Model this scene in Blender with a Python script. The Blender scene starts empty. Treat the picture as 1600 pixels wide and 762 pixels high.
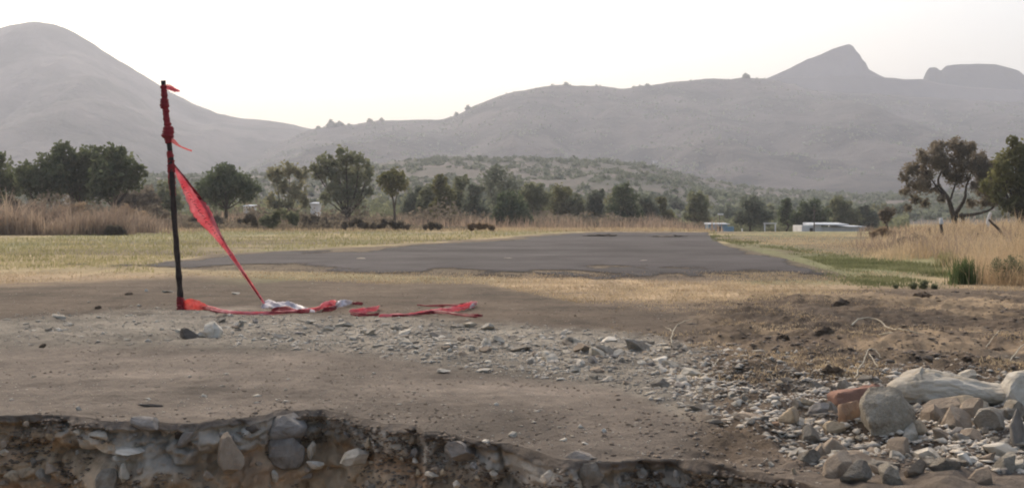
import bpy, bmesh, math, random
import numpy as np
from mathutils import Vector, Matrix, Euler
R = math.radians
sc = bpy.context.scene
# ---------------------------------------------------------------- camera, light, exposure
F = 1715.0; CX = 800.0; HY = 338.0; CH = 0.90         # focal length in px of the 1600 px frame, horizon row, eye height
cam = bpy.data.objects.new('camera', bpy.data.cameras.new('camera')); sc.collection.objects.link(cam)
cam.location = (0, 0, CH); cam.rotation_euler = (R(90), 0, 0)
cam.data.sensor_width = 36; cam.data.lens = 36*F/1600; cam.data.shift_y = -(381-HY)/1600
cam.data.clip_start = 0.05; cam.data.clip_end = 9000
sc.camera = cam
SUN_EL, SUN_AZ = R(40), R(-22)                       # ahead of the camera, a little left
w = bpy.data.worlds.new('World'); sc.world = w; w.use_nodes = True
nt = w.node_tree; nt.nodes.clear()
sky = nt.nodes.new('ShaderNodeTexSky'); sky.sky_type = 'NISHITA'; sky.sun_disc = False
sky.sun_elevation = SUN_EL; sky.sun_rotation = SUN_AZ; sky.air_density = 1.0; sky.dust_density = 6.0; sky.ozone_density = 0.7
bg = nt.nodes.new('ShaderNodeBackground'); bg.inputs[1].default_value = 0.15
wo = nt.nodes.new('ShaderNodeOutputWorld')
cream = nt.nodes.new('ShaderNodeMix'); cream.data_type = 'RGBA'; cream.blend_type = 'MULTIPLY'; cream.inputs['Factor'].default_value = 1; cream.inputs['B'].default_value = (1, .985, .93, 1)
nt.links.new(sky.outputs[0], cream.inputs['A']); nt.links.new(cream.outputs['Result'], bg.inputs[0]); nt.links.new(bg.outputs[0], wo.inputs[0])
sl = bpy.data.lights.new('sun', 'SUN'); so = bpy.data.objects.new('sun', sl); sc.collection.objects.link(so)
sl.energy = 0.5; sl.angle = R(25); sl.color = (1.0, 0.96, 0.92)
sd = Vector((math.sin(SUN_AZ)*math.cos(SUN_EL), math.cos(SUN_AZ)*math.cos(SUN_EL), math.sin(SUN_EL)))
so.rotation_euler = sd.to_track_quat('Z', 'Y').to_euler()
sc.view_settings.view_transform = 'Standard'; sc.view_settings.look = 'None'
sc.view_settings.exposure = 0.72; sc.view_settings.gamma = 1; sc.view_settings.use_curve_mapping = False
HAZE = 0.00048
cy = sc.cycles
cy.max_bounces = 5; cy.diffuse_bounces = 3; cy.glossy_bounces = 1; cy.transmission_bounces = 3; cy.volume_bounces = 1
cy.transparent_max_bounces = 6; cy.filter_width = 2.0; cy.use_denoising = True

# ---------------------------------------------------------------- helpers
rnd = random.Random(7); rs = np.random.RandomState(11)
def smooth(a, b, x):
    t = np.clip((x-a)/(b-a), 0, 1); return t*t*(3-2*t)
def _h(ix, iy, iz, s):
    n = (ix*374761393 + iy*668265263 + iz*2147483647 + s*1274126177) & 0xffffffff
    n = ((n ^ (n >> 13))*1274126177) & 0xffffffff
    n = ((n ^ (n >> 16))*2246822519) & 0xffffffff
    return ((n ^ (n >> 15)) & 0xffff)/65535.0
def vnoise(x, y, z=0.0, seed=0):
    x = np.asarray(x, float); y = np.asarray(y, float); z = np.asarray(z, float) + 0*x
    ix, iy, iz = np.floor(x).astype(np.int64), np.floor(y).astype(np.int64), np.floor(z).astype(np.int64)
    fx, fy, fz = x-ix, y-iy, z-iz
    fx, fy, fz = [f*f*(3-2*f) for f in (fx, fy, fz)]
    def L(a, b, t): return a+(b-a)*t
    r = [[[ _h(ix+i, iy+j, iz+k, seed) for k in (0, 1)] for j in (0, 1)] for i in (0, 1)]
    return L(L(L(r[0][0][0], r[0][0][1], fz), L(r[0][1][0], r[0][1][1], fz), fy),
             L(L(r[1][0][0], r[1][0][1], fz), L(r[1][1][0], r[1][1][1], fz), fy), fx)*2-1
def fbm(x, y, z=0.0, o=4, seed=0, g=0.5):
    s = 0; a = 1; t = 0
    for i in range(o):
        s = s + a*vnoise(np.asarray(x)*2**i, np.asarray(y)*2**i, np.asarray(z)*2**i, seed+i*17); t += a; a *= g
    return s/t
def interp(pts, x):
    p = np.array(pts, float); return np.interp(x, p[:, 0], p[:, 1])
def PX(x, y): return CX + x/y*F                      # world -> photo pixel, for laying zones out when authoring
def G(px, py, z=0.0):
    Y = (CH-z)*F/(py-HY); return Vector(((px-CX)/F*Y, Y, z))
def P(px, py, Y): return Vector(((px-CX)/F*Y, Y, CH-(py-HY)/F*Y))

def mesh_np(name, verts, faces, mat=None, parent=None, smooth_=False, col=None):
    verts = np.asarray(verts, np.float32); faces = np.asarray(faces, np.int32)
    me = bpy.data.meshes.new(name); k = faces.shape[1]
    me.vertices.add(len(verts)); me.vertices.foreach_set('co', verts.ravel())
    me.loops.add(faces.size); me.loops.foreach_set('vertex_index', faces.ravel())
    me.polygons.add(len(faces)); me.polygons.foreach_set('loop_start', np.arange(0, faces.size, k, dtype=np.int32))
    if smooth_: me.polygons.foreach_set('use_smooth', np.ones(len(faces), bool))
    me.update(calc_edges=True)
    if col is not None:
        a = me.color_attributes.new('tint', 'FLOAT_COLOR', 'POINT')
        a.data.foreach_set('color', np.asarray(col, np.float32).ravel())
    if mat: me.materials.append(mat)
    o = bpy.data.objects.new(name, me); sc.collection.objects.link(o)
    if parent: o.parent = parent
    return o
def tag(o, label=None, cat=None, group=None, kind=None):
    if label: o['label'] = label
    if cat: o['category'] = cat
    if group: o['group'] = group
    if kind: o['kind'] = kind
    return o
def thing(name, loc, label, cat, group=None):
    o = bpy.data.objects.new(name, None); sc.collection.objects.link(o); o.location = loc
    o.empty_display_size = 0.1
    return tag(o, label, cat, group)

def mat(name, c1, c2, scale=4.0, detail=6, bump=0.3, bscale=None, rough=0.95, rand=0.0, trans=0.0, attr=False, contrast=(0.3, 0.7), alpha=None, coord='Object', bdist=0.01, c3=None):
    m = bpy.data.materials.new(name); m.use_nodes = True; n = m.node_tree.nodes; l = m.node_tree.links; n.clear()
    out = n.new('ShaderNodeOutputMaterial'); bs = n.new('ShaderNodeBsdfPrincipled')
    bs.inputs['Roughness'].default_value = rough; bs.inputs['Specular IOR Level'].default_value = 0.2
    tc = n.new('ShaderNodeTexCoord'); nz = n.new('ShaderNodeTexNoise'); nz.inputs['Scale'].default_value = scale; nz.inputs['Detail'].default_value = detail
    nz.inputs['Roughness'].default_value = 0.62
    l.new(tc.outputs[coord], nz.inputs['Vector'])
    if coord == 'Object' and rand > 0:
        oi0 = n.new('ShaderNodeObjectInfo'); nz.noise_dimensions = '4D'
        mu = n.new('ShaderNodeMath'); mu.operation = 'MULTIPLY'; mu.inputs[1].default_value = 50
        l.new(oi0.outputs['Random'], mu.inputs[0]); l.new(mu.outputs[0], nz.inputs['W'])
    cr = n.new('ShaderNodeValToRGB'); e = cr.color_ramp.elements
    e[0].position, e[1].position = contrast; e[0].color = (*c1, 1); e[1].color = (*c2, 1)
    if c3:
        x = e.new(min(0.99, contrast[1]+0.08)); x.color = (*c3, 1)
    l.new(nz.outputs[0], cr.inputs[0]); col = cr.outputs[0]
    if rand > 0:
        oi = n.new('ShaderNodeObjectInfo'); mr = n.new('ShaderNodeMapRange'); mr.inputs['To Min'].default_value = 1-rand; mr.inputs['To Max'].default_value = 1+rand
        l.new(oi.outputs['Random'], mr.inputs['Value'])
        hs = n.new('ShaderNodeHueSaturation'); l.new(mr.outputs[0], hs.inputs['Value']); l.new(col, hs.inputs['Color']); col = hs.outputs[0]
    if attr:
        at = n.new('ShaderNodeAttribute'); at.attribute_name = 'tint'
        mx = n.new('ShaderNodeMix'); mx.data_type = 'RGBA'; mx.blend_type = 'MULTIPLY'; mx.inputs['Factor'].default_value = 1
        l.new(col, mx.inputs['A']); l.new(at.outputs['Color'], mx.inputs['B']); col = mx.outputs['Result']
    l.new(col, bs.inputs['Base Color'])
    if bump > 0:
        nb = n.new('ShaderNodeTexNoise'); nb.inputs['Scale'].default_value = bscale or scale*4; nb.inputs['Detail'].default_value = 8; nb.inputs['Roughness'].default_value = 0.65
        l.new(tc.outputs[coord], nb.inputs['Vector'])
        b = n.new('ShaderNodeBump'); b.inputs['Strength'].default_value = bump; b.inputs['Distance'].default_value = bdist
        l.new(nb.outputs[0], b.inputs['Height']); l.new(b.outputs[0], bs.inputs['Normal'])
    sh = bs.outputs[0]
    if trans > 0:
        tr = n.new('ShaderNodeBsdfTranslucent'); l.new(col, tr.inputs[0]); ms = n.new('ShaderNodeMixShader'); ms.inputs[0].default_value = trans
        l.new(sh, ms.inputs[1]); l.new(tr.outputs[0], ms.inputs[2]); sh = ms.outputs[0]
    if alpha is not None:
        tp = n.new('ShaderNodeBsdfTransparent'); ms = n.new('ShaderNodeMixShader'); ms.inputs[0].default_value = alpha
        l.new(tp.outputs[0], ms.inputs[1]); l.new(sh, ms.inputs[2]); sh = ms.outputs[0]
    l.new(sh, out.inputs[0]); return m

# ---------------------------------------------------------------- ground: one sheet with the cut bank at its near side
LIP = [(-900,652),(-200,655),(0,650),(60,651),(110,653),(150,659),(250,660),(310,661),(360,655),(410,649),(430,641),(500,640),(545,648),(600,660),(650,665),(662,679),(705,683),(745,691),(800,697),(840,706),(880,716),(945,719),(1010,717),(1080,723),(1140,733),(1190,744),(1240,757),(1300,776),(1400,800),(1600,815),(2600,830)]
def lipY(u):                                          # distance of the bank's edge along a line of sight of slope u = x / y
    px = CX+np.asarray(u)*F
    return CH*F/(interp(LIP, px)-HY)
DEPTH = 0.90
def zones(px, py):
    """how rough the ground lies, by place"""
    clod = smooth(1040, 1150, px)*smooth(448, 470, py)*(1-smooth(700, 750, py)*0.6)
    strip_top = interp([(-300,505),(0,498),(250,478),(420,490),(700,498),(900,515),(1000,520),(1100,535),(1400,560),(2400,560)], px)
    strip_bot = interp([(-300,545),(0,540),(250,535),(420,545),(600,556),(800,580),(950,600),(1050,640),(1150,690),(2400,720)], px)
    rub = smooth(strip_top-14, strip_top+6, py)*(1-smooth(strip_bot-6, strip_bot+14, py))
    return clod, rub
def gz(x, y):
    x = np.asarray(x, float); y = np.asarray(y, float)
    ys = np.maximum(y, 1.5); px = PX(x, ys); py = HY + CH*F/ys
    clod, rub = zones(px, py)
    z = 0.010*fbm(x*0.9, y*0.9, 0, 3, 1)*(1-smooth(14, 17, y))
    near = 1-smooth(13, 15.5, y)
    z = z + near*(0.004*fbm(x*7, y*7, 0, 3, 2) + 0.016*np.clip(fbm(x*3.5, y*3.5, 0, 3, 8)-.1, 0, 1) + 0.0035*fbm(x*24, y*24, 0, 3, 9) + smooth(1150, 1300, px)*smooth(660, 700, py)*0.05*np.abs(fbm(x*5, y*5, 0, 3, 10)) + clod*(0.060*fbm(x*2.2, y*2.2, 0, 4, 3)+0.045*np.abs(fbm(x*6, y*6, 0, 3, 4))+0.018*fbm(x*16, y*16, 0, 2, 6)+0.01) + rub*(0.012+0.020*fbm(x*8, y*8, 0, 3, 5)))
    z = z + near*smooth(1380, 1500, px)*smooth(590, 630, py)*0.03
    z = z - 0.35*smooth(60, 130, y) - 0.25*smooth(130, 400, y)
    z = z - 0.55*smooth(66, 84, y)*(1-smooth(135, 170, y))*smooth(1050, 1100, px)*(1-smooth(1385, 1430, px))
    # rough bank of soil under the tall grass to the right
    z = z + 0.20*smooth(1330, 1480, px)*(1+.8*fbm(x*.3, y*.3, 0, 3, 12))*smooth(16, 24, y)*(1-smooth(45, 70, y))
    return z
ulist = np.concatenate([-np.geomspace(1.7, 0.53, 26), np.linspace(-0.52, 0.52, 900), np.geomspace(0.53, 1.7, 26)])
rows_y = 1/np.concatenate([np.linspace(1/4.4, 1/8.0, 150), np.linspace(1/8.0, 1/20, 170)[1:], np.linspace(1/20, 1/140, 70)[1:], np.linspace(1/140, 1/3600, 24)[1:]])
nc = len(ulist)
def X_of(u, y): return u*(np.maximum(y, 0)+1.6+np.maximum(-y, 0)*0.6)
verts = []; uu = ulist
# trench floor from far behind the camera to the foot of the bank
foot_gap = 0.30
def lip_x(u):                                         # lip distance for a fan column (fan slope -> view slope, two fixed-point steps)
    y = np.full_like(u, 4.6)
    for _ in range(12): y = lipY(X_of(u, y)/y)
    return y
ly = lip_x(uu)
lx = X_of(uu, ly)
ly = ly + 0.055*fbm(lx*3.1, 0*lx, 3, 4, 21) + 0.018*fbm(lx*14, 0*lx, 5, 3, 22) + 0.030*np.round(2.2*fbm(lx*6, 0*lx, 8, 3, 23))/2.2
for t in np.linspace(0, 1, 14):
    y = -95 + (ly-foot_gap+95)*(1-(1-t)**2.5); x = X_of(uu, y)
    z = -DEPTH + 0.03*fbm(x*1.5, y*1.5, 0, 3, 31) + 0*y
    verts.append(np.stack([x, y, z], 1))
NF = 120
for t in 1-(1-np.linspace(0, 1, NF))**1.5:                       # the face itself
    zz = -DEPTH + DEPTH*t
    back = foot_gap*(1-t)**0.8
    y = ly - back; x = X_of(uu, y)
    n1 = fbm(x*3.0, zz*3.5+0*x, 1.0, 3, 41); n2 = fbm(x*9, zz*11+0*x, 2.0, 3, 42); n3 = np.abs(fbm(x*20, zz*24+0*x, 2.0, 2, 43))
    under = -0.10*math.exp(-((zz+0.17)/0.05)**2)*(0.5+0.9*fbm(x*1.6, 0*x, 9.0, 2, 44))   # softer soil worn back under the crust
    ed = min(1.0, (1-t)*22)*min(1, t*6); rec = max(0., min(1., (-.022-zz)/.02))*(0.035+0.05*np.clip(fbm(x*2.3, 0*x, 12.0, 3, 49)+.2, 0, 1)); n4 = np.abs(fbm(x*30, zz*34+0*x, 6.0, 2, 48))
    ck = np.abs(fbm(x*6+zz*2, zz*9+0*x, 3.0, 3, 47)); y2 = y + ed*(0.085*n1 + 0.060*n2 - 0.030*n3 - under + rec - 0.028*n4 + 0.05*(1-np.minimum(ck*6, 1)))
    z = zz + 0*x + ed*0.02*fbm(x*10, zz*10+0*x, 7.0, 2, 45)
    z = z + gz(x, ly)*t
    verts.append(np.stack([x, y2, z], 1))
for i, ry in enumerate(rows_y):
    t = i/(len(rows_y)-1)
    y = ry + (ly-4.4)*np.clip(1-(ry-4.4)/4.0, 0, 1)**1.5 + 0.012*(i == 0)
    y = np.where(i == 0, ly+0.012, y)
    x = X_of(uu, y); z = gz(x, y)
    z = z - 0.012*(i == 0)
    verts.append(np.stack([x, y, z], 1))
nr = len(verts); V = np.concatenate(verts)
idx = np.arange(nr*nc).reshape(nr, nc)
FQ = np.stack([idx[:-1, :-1], idx[:-1, 1:], idx[1:, 1:], idx[1:, :-1]], -1).reshape(-1, 4)
# soil colours of the zones (true base colours)
x, y, z = V.T; ys = np.maximum(y, 1.5); px = PX(x, ys); py = HY+CH*F/ys
wn = fbm(x*0.8, y*0.35, 0, 4, 51); wn2 = fbm(x*3, y*1.2, 0, 4, 52); wn3 = fbm(x*0.12, y*0.05, 0, 4, 53)
pyw = py + 9*wn + 5*wn2
C = dict(track=(.215,.180,.155), brown=(.150,.115,.088), tan=(.44,.33,.215), field=(.34,.29,.155), green=(.20,.205,.105), rub=(.31,.28,.24), clod=(.150,.112,.083), red=(.17,.095,.055), crust=(.205,.185,.165), soil=(.205,.155,.11))
C = {k: np.array(v)*(2.0 if k in ('crust','soil','red') else .72 if k in ('track','brown','rub','clod') else .88)*np.array([1, .99, .93]) for k, v in C.items()}
col = np.tile(C['track'], (len(V), 1))
def lay(c, m):
    global col
    m = np.clip(m, 0, 1)[:, None]; col = col*(1-m)+C[c]*m
clod, rub = zones(px + 25*wn, pyw)
top_brown = interp([(-900,440),(0,440),(300,428),(600,440),(760,440),(900,470),(1050,475),(1150,470),(1400,450),(2500,450)], px)
bot_brown = interp([(-900,500),(0,500),(300,480),(700,498),(1000,525),(1100,545),(1300,560),(2500,560)], px)
lay('rub', rub*0.8)
col = col*(1-.24*smooth(0, 14, py-interp([(450,556),(700,562),(1000,588)], px)+8*wn)*smooth(0, 16, interp([(450,575),(700,592),(1000,612)], px)-py+8*wn2)*smooth(450, 560, px)*(1-smooth(930, 1010, px)))[:, None]
lay('brown', (1-smooth(bot_brown-8, bot_brown+12, pyw)))
lay('clod', clod*smooth(-.5, .3, wn2+.35))
tanz = 1-smooth(top_brown-8, top_brown+8, pyw)
lay('tan', tanz*(0.85+0.3*wn2))
lay('tan', 0.42*smooth(.05, .35, wn+0.5*wn2)*smooth(1000, 1200, px)*(1-smooth(520, 640, pyw))*smooth(430, 445, py))
far = 1-smooth(424, 432, py)
lay('field', far*(0.75+0.5*wn3))
lay('brown', .75*far*smooth(-.05, .3, fbm(x*.09, y*.22, 0, 4, 57)))
lay('green', far*smooth(-.15, .35, wn3+0.5*wn)*(0.7-0.4*smooth(1200, 1350, px)*(1-smooth(380, 400, py))))
lay('green', (0.55+.7*wn)*smooth(1130, 1200, px)*(1-smooth(1480, 1530, px))*smooth(interp([(1100,368),(1250,396),(1350,408),(1480,425),(1600,440)], px), interp([(1100,375),(1250,402),(1350,415),(1480,432),(1600,445)], px), py+2*wn2)*(1-smooth(438, 450, py+5*wn2)))
lay('green', 0.55*(1-smooth(700, 850, px))*smooth(420, 428, pyw)*(1-smooth(436, 444, pyw))*smooth(300,450,px))
fr_ = interp([(225,411),(300,417),(500,421),(800,429),(1100,432),(1330,431)], px); bk_ = interp([(225,414),(260,409),(330,399),(520,388),(720,377),(850,366),(930,362),(1105,364),(1130,382),(1210,400),(1300,424),(1330,434)], px)
lay('brown', .85*smooth(-3, 2, fr_-py+4*wn+5)*smooth(-1.5, 1.5, py-bk_+2*wn)*(px > 215)*(px < 1345))
lay('tan', (1-smooth(355, 366, py))*0.6*(px < 1150))
# the bank: grey trodden crust over brown soil
face = (z < -0.012-0.01*wn2) & (y < np.repeat(1, len(V))*5.6)
crust_d = 0.16 + 0.07*fbm(x*2.2, 0*x, 4, 3, 61) - 0.22*(1-smooth(40, 160, px))
fm = smooth(0, 0.03, -z-0.012)*(y < 5.4)
col = col*(1-fm[:, None]) + C['crust']*fm[:, None]
sm = smooth(crust_d-.03, crust_d+.03, -z)*fm
lay('soil', sm); lay('red', sm*smooth(0, .4, fbm(x*2.5, z*4, 2, 3, 62))*0.45)
col = col*(1+0.30*wn2+0.18*fbm(x*16, y*10, z*16, 3, 63)+fm*0.5*fbm(x*7, y*5, z*9, 4, 65)+(0.42*fbm(x*.55, y*1.6, z*3, 4, 64)+0.34*fbm(x*2.1, y*4.2, z*3, 4, 66))*(py > 440))[:, None]
cc = np.concatenate([np.clip(col, .01, .9)/0.5, np.ones((len(V), 1))], 1)
m_ground = mat('ground_soil', (.38, .38, .385), (.60, .60, .595), 9, 12, 0.9, 30, attr=True, coord='Object', bdist=0.02, contrast=(0.30, 0.68), c3=(.76,.75,.74))
ground = mesh_np('ground', V, FQ, m_ground, smooth_=True, col=cc); tag(ground, kind='structure')
def top(x, y): return float(gz(np.array([x]), np.array([y]))[0])
def lipw(px):                                         # world distance of lip at a photo column
    return float(CH*F/(interp(LIP, px)-HY))

# ---------------------------------------------------------------- dark asphalt pad
m_asph = mat('asphalt', (0.043, 0.037, 0.037), (0.092, 0.082, 0.080), 0.5, 12, 0.9, 9, rough=.95, attr=True, c3=(.13,.115,.113), bdist=.03)
def asphalt_pad():
    g0 = nr-len(rows_y); Vg = V.reshape(nr, nc, 3)[g0:]; x, y, z = Vg[..., 0], Vg[..., 1], Vg[..., 2]
    px = PX(x, y); py = HY+CH*F/y
    front = interp([(225,411),(300,417),(380,418.5),(500,421),(650,425),(800,429),(950,431),(1100,432),(1240,435),(1330,431)], px)
    back = interp([(225,414),(260,409),(330,399),(420,392),(520,388),(620,384),(720,377),(800,371),(850,366),(880,363.5),(930,362),(1060,362.5),(1105,364),(1118,372),(1130,382),(1160,391),(1210,400),(1260,411),(1300,424),(1330,434)], px)
    n = fbm(x*.5, y*.25, 0, 5, 301); n2 = fbm(x*2.5, y*1.2, 0, 4, 302)
    k_ = np.clip((py-HY)/60, .2, 1.5)
    d = np.minimum((front-py)/(9*k_), (py-back)/(6*k_)) + 1.5*n + .5*n2
    a = smooth(-.1, 1.1, d)
    streak = fbm(x*.06, y*.35, 0, 4, 303); patch = fbm(x*.25, y*.12, 0, 4, 304)
    v = .92+.40*streak+.26*patch+.16*n2 - .18*smooth(418, 428, py) + .16*smooth(.1, .45, fbm(x*.1, y*.5, 0, 3, 305))
    tint = np.stack([v*.95, v*.97, v*1.01, a], -1)
    mask = a > 0.002
    idx = np.arange(mask.size).reshape(mask.shape)
    q = mask[:-1, :-1] | mask[1:, :-1] | mask[:-1, 1:] | mask[1:, 1:]
    q = np.argwhere(q); F_ = np.stack([idx[q[:, 0], q[:, 1]], idx[q[:, 0], q[:, 1]+1], idx[q[:, 0]+1, q[:, 1]+1], idx[q[:, 0]+1, q[:, 1]]], 1)
    used = np.unique(F_); remap = np.zeros(mask.size, int); remap[used] = np.arange(len(used))
    VV = Vg.reshape(-1, 3)[used].copy(); VV[:, 2] += .010
    nt_ = m_asph.node_tree; nn = nt_.nodes; ll = nt_.links
    out = [q_ for q_ in nn if q_.type == 'OUTPUT_MATERIAL'][0]; src = out.inputs[0].links[0].from_socket
    at = nn.new('ShaderNodeAttribute'); at.attribute_name = 'tint'; tc = nn.new('ShaderNodeTexCoord'); nz = nn.new('ShaderNodeTexNoise'); nz.inputs['Scale'].default_value = 9; nz.inputs['Detail'].default_value = 8
    ll.new(tc.outputs['Object'], nz.inputs['Vector'])
    ad = nn.new('ShaderNodeMath'); ad.operation = 'ADD'; ll.new(at.outputs['Alpha'], ad.inputs[0]); ll.new(nz.outputs[0], ad.inputs[1])
    mr = nn.new('ShaderNodeMapRange'); mr.inputs['From Min'].default_value = .85; mr.inputs['From Max'].default_value = 1.1; ll.new(ad.outputs[0], mr.inputs['Value'])
    tp = nn.new('ShaderNodeBsdfTransparent'); ms = nn.new('ShaderNodeMixShader'); ll.new(mr.outputs[0], ms.inputs[0]); ll.new(tp.outputs[0], ms.inputs[1]); ll.new(src, ms.inputs[2]); ll.new(ms.outputs[0], out.inputs[0])
    return mesh_np('asphalt', VV, remap[F_], m_asph, smooth_=True, col=tint.reshape(-1, 4)[used])
tag(asphalt_pad(), kind='structure')
# pale chips of slab lying on the asphalt
m_rock = {}
m_rock['grey'] = mat('stone_grey', (.20,.165,.125), (.47,.43,.365), 3, 10, .8, 12, rand=.18, bdist=.04)
m_rock['pale'] = mat('stone_pale', (.29,.245,.18), (.62,.57,.485), 2.2, 8, .4, 12, rand=.15, bdist=.03)
m_rock['white'] = mat('stone_white', (.38,.33,.26), (.72,.67,.58), 2.5, 8, .3, 12, rand=.1, bdist=.03)
m_rock['brown'] = mat('stone_brown', (.22,.17,.125), (.38,.31,.235), 3, 8, .5, 14, rand=.15, bdist=.03)
m_rock['dark'] = mat('stone_dark', (.085,.072,.06), (.16,.14,.12), 3, 8, .6, 14, rand=.2, bdist=.03)
m_rock['blue'] = mat('stone_bluish', (.15,.13,.11), (.33,.31,.285), 3, 8, .5, 14, rand=.1, bdist=.03)
m_rock['tan'] = mat('stone_tan', (.30,.235,.155), (.48,.39,.28), 3, 8, .5, 14, rand=.12, bdist=.03)
m_rock['boulder'] = mat('stone_boulder', (0.273, 0.227, 0.169), (0.598, 0.533, 0.429), 4, 12, .9, 14, rand=.05, bdist=.05, contrast=(.3,.6), c3=(.52,.48,.40))
m_rock['red'] = mat('brick_red', (0.192, 0.100, 0.070), (0.288, 0.171, 0.125), 3, 8, .5, 16, rand=.05, bdist=.02)
m_rock['orange'] = mat('stone_orange', (0.289, 0.175, 0.110), (0.391, 0.276, 0.190), 3, 8, .4, 16, rand=.05, bdist=.02)
m_rock['clod'] = mat('dirt_clod', (0.160, 0.119, 0.084), (0.304, 0.232, 0.167), 6, 8, .9, 20, rand=.2, bdist=.05)
rock_mesh = {}
def make_rock(kind, seed, facets=12, lo=.55, hi=.92, rough=.05, sub=3):
    r = random.Random(seed); bm = bmesh.new(); bmesh.ops.create_icosphere(bm, subdivisions=sub, radius=1)
    pl = []
    for _ in range(facets):
        d = Vector((r.gauss(0, 1), r.gauss(0, 1), r.gauss(0, 1))).normalized(); pl.append((d, r.uniform(lo, hi)))
    for v in bm.verts:
        for d, h in pl:
            t = v.co.dot(d)
            if t > h: v.co -= d*(t-h)*0.96
    co = np.array([v.co[:] for v in bm.verts])
    nz = rough*(fbm(co[:, 0]*2.2+seed, co[:, 1]*2.2, co[:, 2]*2.2, 4, seed)*1.6 + .5*fbm(co[:, 0]*8+seed, co[:, 1]*8, co[:, 2]*8, 3, seed+1))
    for v, k in zip(bm.verts, nz): v.co *= 1+float(k)
    mx = [max(abs(v.co[i]) for v in bm.verts) for i in range(3)]
    for v in bm.verts: v.co = Vector([v.co[i]/mx[i]*0.5 for i in range(3)])
    me = bpy.data.meshes.new('rock_shape'); bm.to_mesh(me); bm.free()
    for p in me.polygons: p.use_smooth = True
    try: me.set_sharp_from_angle(angle=R(16))
    except Exception: pass
    return me
shapes = [make_rock('r', 100+i, rnd.choice([11, 14, 18]), .34, .72, .07, 4) for i in range(14)]
round_shapes = [make_rock('r', 200+i, 12, .62, .88, .09, 4) for i in range(5)]
clod_shapes = [make_rock('r', 300+i, 5, .6, .95, .5, 4) for i in range(5)]
def rock_me(kind, pool, i):
    key = (kind, pool, i)
    if key not in rock_mesh:
        me = {'s': shapes, 'r': round_shapes, 'c': clod_shapes}[pool][i].copy(); me.materials.append(m_rock[kind]); me.name = 'rock_shape'; rock_mesh[key] = me
    return rock_mesh[key]
def rock(name, loc, size, kind, label, cat='rock', group=None, pool='s', i=None, rot=None):
    if i is None: i = rnd.randrange({'s': 14, 'r': 5, 'c': 5}[pool])
    o = bpy.data.objects.new(name, rock_me(kind, pool, i)); sc.collection.objects.link(o)
    o.location = loc; o.scale = size
    o.rotation_euler = rot if rot is not None else (rnd.uniform(-.2, .2), rnd.uniform(-.2, .2), rnd.uniform(0, 6.28))
    return tag(o, label, cat, group)
def lying(px, py, wpx, hpx, kind, label, group=None, sink=.25, pool='s', i=None, tilt=.12, name='rock', cat='rock', rz=None, depth=.8, lift=0):
    """stone whose visible base rests where the photo shows it"""
    Y = CH*F/(py+hpx/2-HY); s = Y/F; sx = wpx*s; sz = hpx*s*1.05
    x = (px-CX)*s; g = top(x, Y); sy = sx*depth
    Y2 = Y + sy*0.35
    return rock(name, (x*Y2/Y, Y2, g+sz*(.5-sink)+lift), (sx, sy, sz/(1-sink*.6)), kind, label, cat, group, pool, i,
                (rnd.uniform(-tilt, tilt), rnd.uniform(-tilt, tilt), rz if rz is not None else rnd.uniform(-.3, .3)))
# ---------------------------------------------------------------- mountains and hills (heightfields in fans, real distance and depth)
def ridge(name, pts, D, front, back, m, base=-1.0, rough=0.02, fine=0.004, seed=0, power=1.25, step=4):
    pxs = np.arange(pts[0][0], pts[-1][0]+1, step, float)
    S = np.concatenate([np.linspace(-1, 0, 44), np.linspace(0, 1, 12)[1:]])
    H = CH + (HY-interp(pts, pxs))/F*D
    H = H + (H-base)*(0.010*fbm(pxs*0.035, 0*pxs, seed, 4, seed+1)) + fine*D/60*np.clip(fbm(pxs*0.14, 0*pxs, seed+3, 3, seed+2), -.3, 1)
    rows = []
    for s in S:
        d = D + s*(front if s < 0 else back)
        wx = (pxs-CX)/F*d; wy = d+0*wx
        g = (1-abs(s))**power
        gul = fbm(wx/(D*0.09), wy/(D*0.25), seed, 5, seed+5)
        z = base-0.5 + (H-base+0.5)*np.clip(g*(1 + rough*10*gul*(1-g)*1.6), 0, 1) + (1-g)*g*(H-base)*0.35*fbm(wx/(D*0.03), wy/(D*0.05), seed, 4, seed+9)*0.5
        rows.append(np.stack([wx, wy, z], 1))
    V = np.concatenate(rows); n = len(pxs); idx = np.arange(len(S)*n).reshape(len(S), n)
    Q = np.stack([idx[:-1, :-1], idx[:-1, 1:], idx[1:, 1:], idx[1:, :-1]], -1).reshape(-1, 4)
    o = mesh_np(name, V, Q, m, smooth_=True); tag(o, kind='structure'); return o, pxs, H, V.reshape(len(S), n, 3)
m_mt = mat('mountain_scrub', (0.011, 0.018, 0.016), (0.118, 0.108, 0.102), 0.014, 15, 1, .04, bdist=12, contrast=(.40,.60))
m_range = mat('range_scrub', (0.008, 0.012, 0.012), (0.099, 0.085, 0.079), 0.018, 15, 1, .04, bdist=12, contrast=(.40,.62))
m_peak = mat('bare_rock_peak', (0.080, 0.072, 0.071), (0.176, 0.153, 0.152), 0.012, 14, 1, .03, bdist=10)
m_plat = mat('dry_plateau', (0.108, 0.093, 0.085), (0.216, 0.186, 0.170), 0.008, 12, .5, .03, bdist=6)
m_dhill = mat('dark_wooded_hill', (.020,.026,.030), (.045,.05,.05), 0.012, 12, .8, .05, bdist=6)
m_foot = mat('foothill_scrub', (0.061, 0.070, 0.058), (0.160, 0.139, 0.122), 0.035, 14, .7, .2, bdist=1.5, contrast=(.35,.65))
ridge('left_mountain', [(-700,300),(-500,210),(-300,120),(-120,70),(0,45),(25,37),(55,33),(85,39),(115,51),(150,72),(190,97),(230,120),(265,142),(300,161),(340,177),(380,185),(420,189),(460,196),(490,203),(540,214),(620,236),(720,265),(860,320),(900,336)], 1500, 800, 500, m_mt, -2, rough=.06, seed=3)
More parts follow.
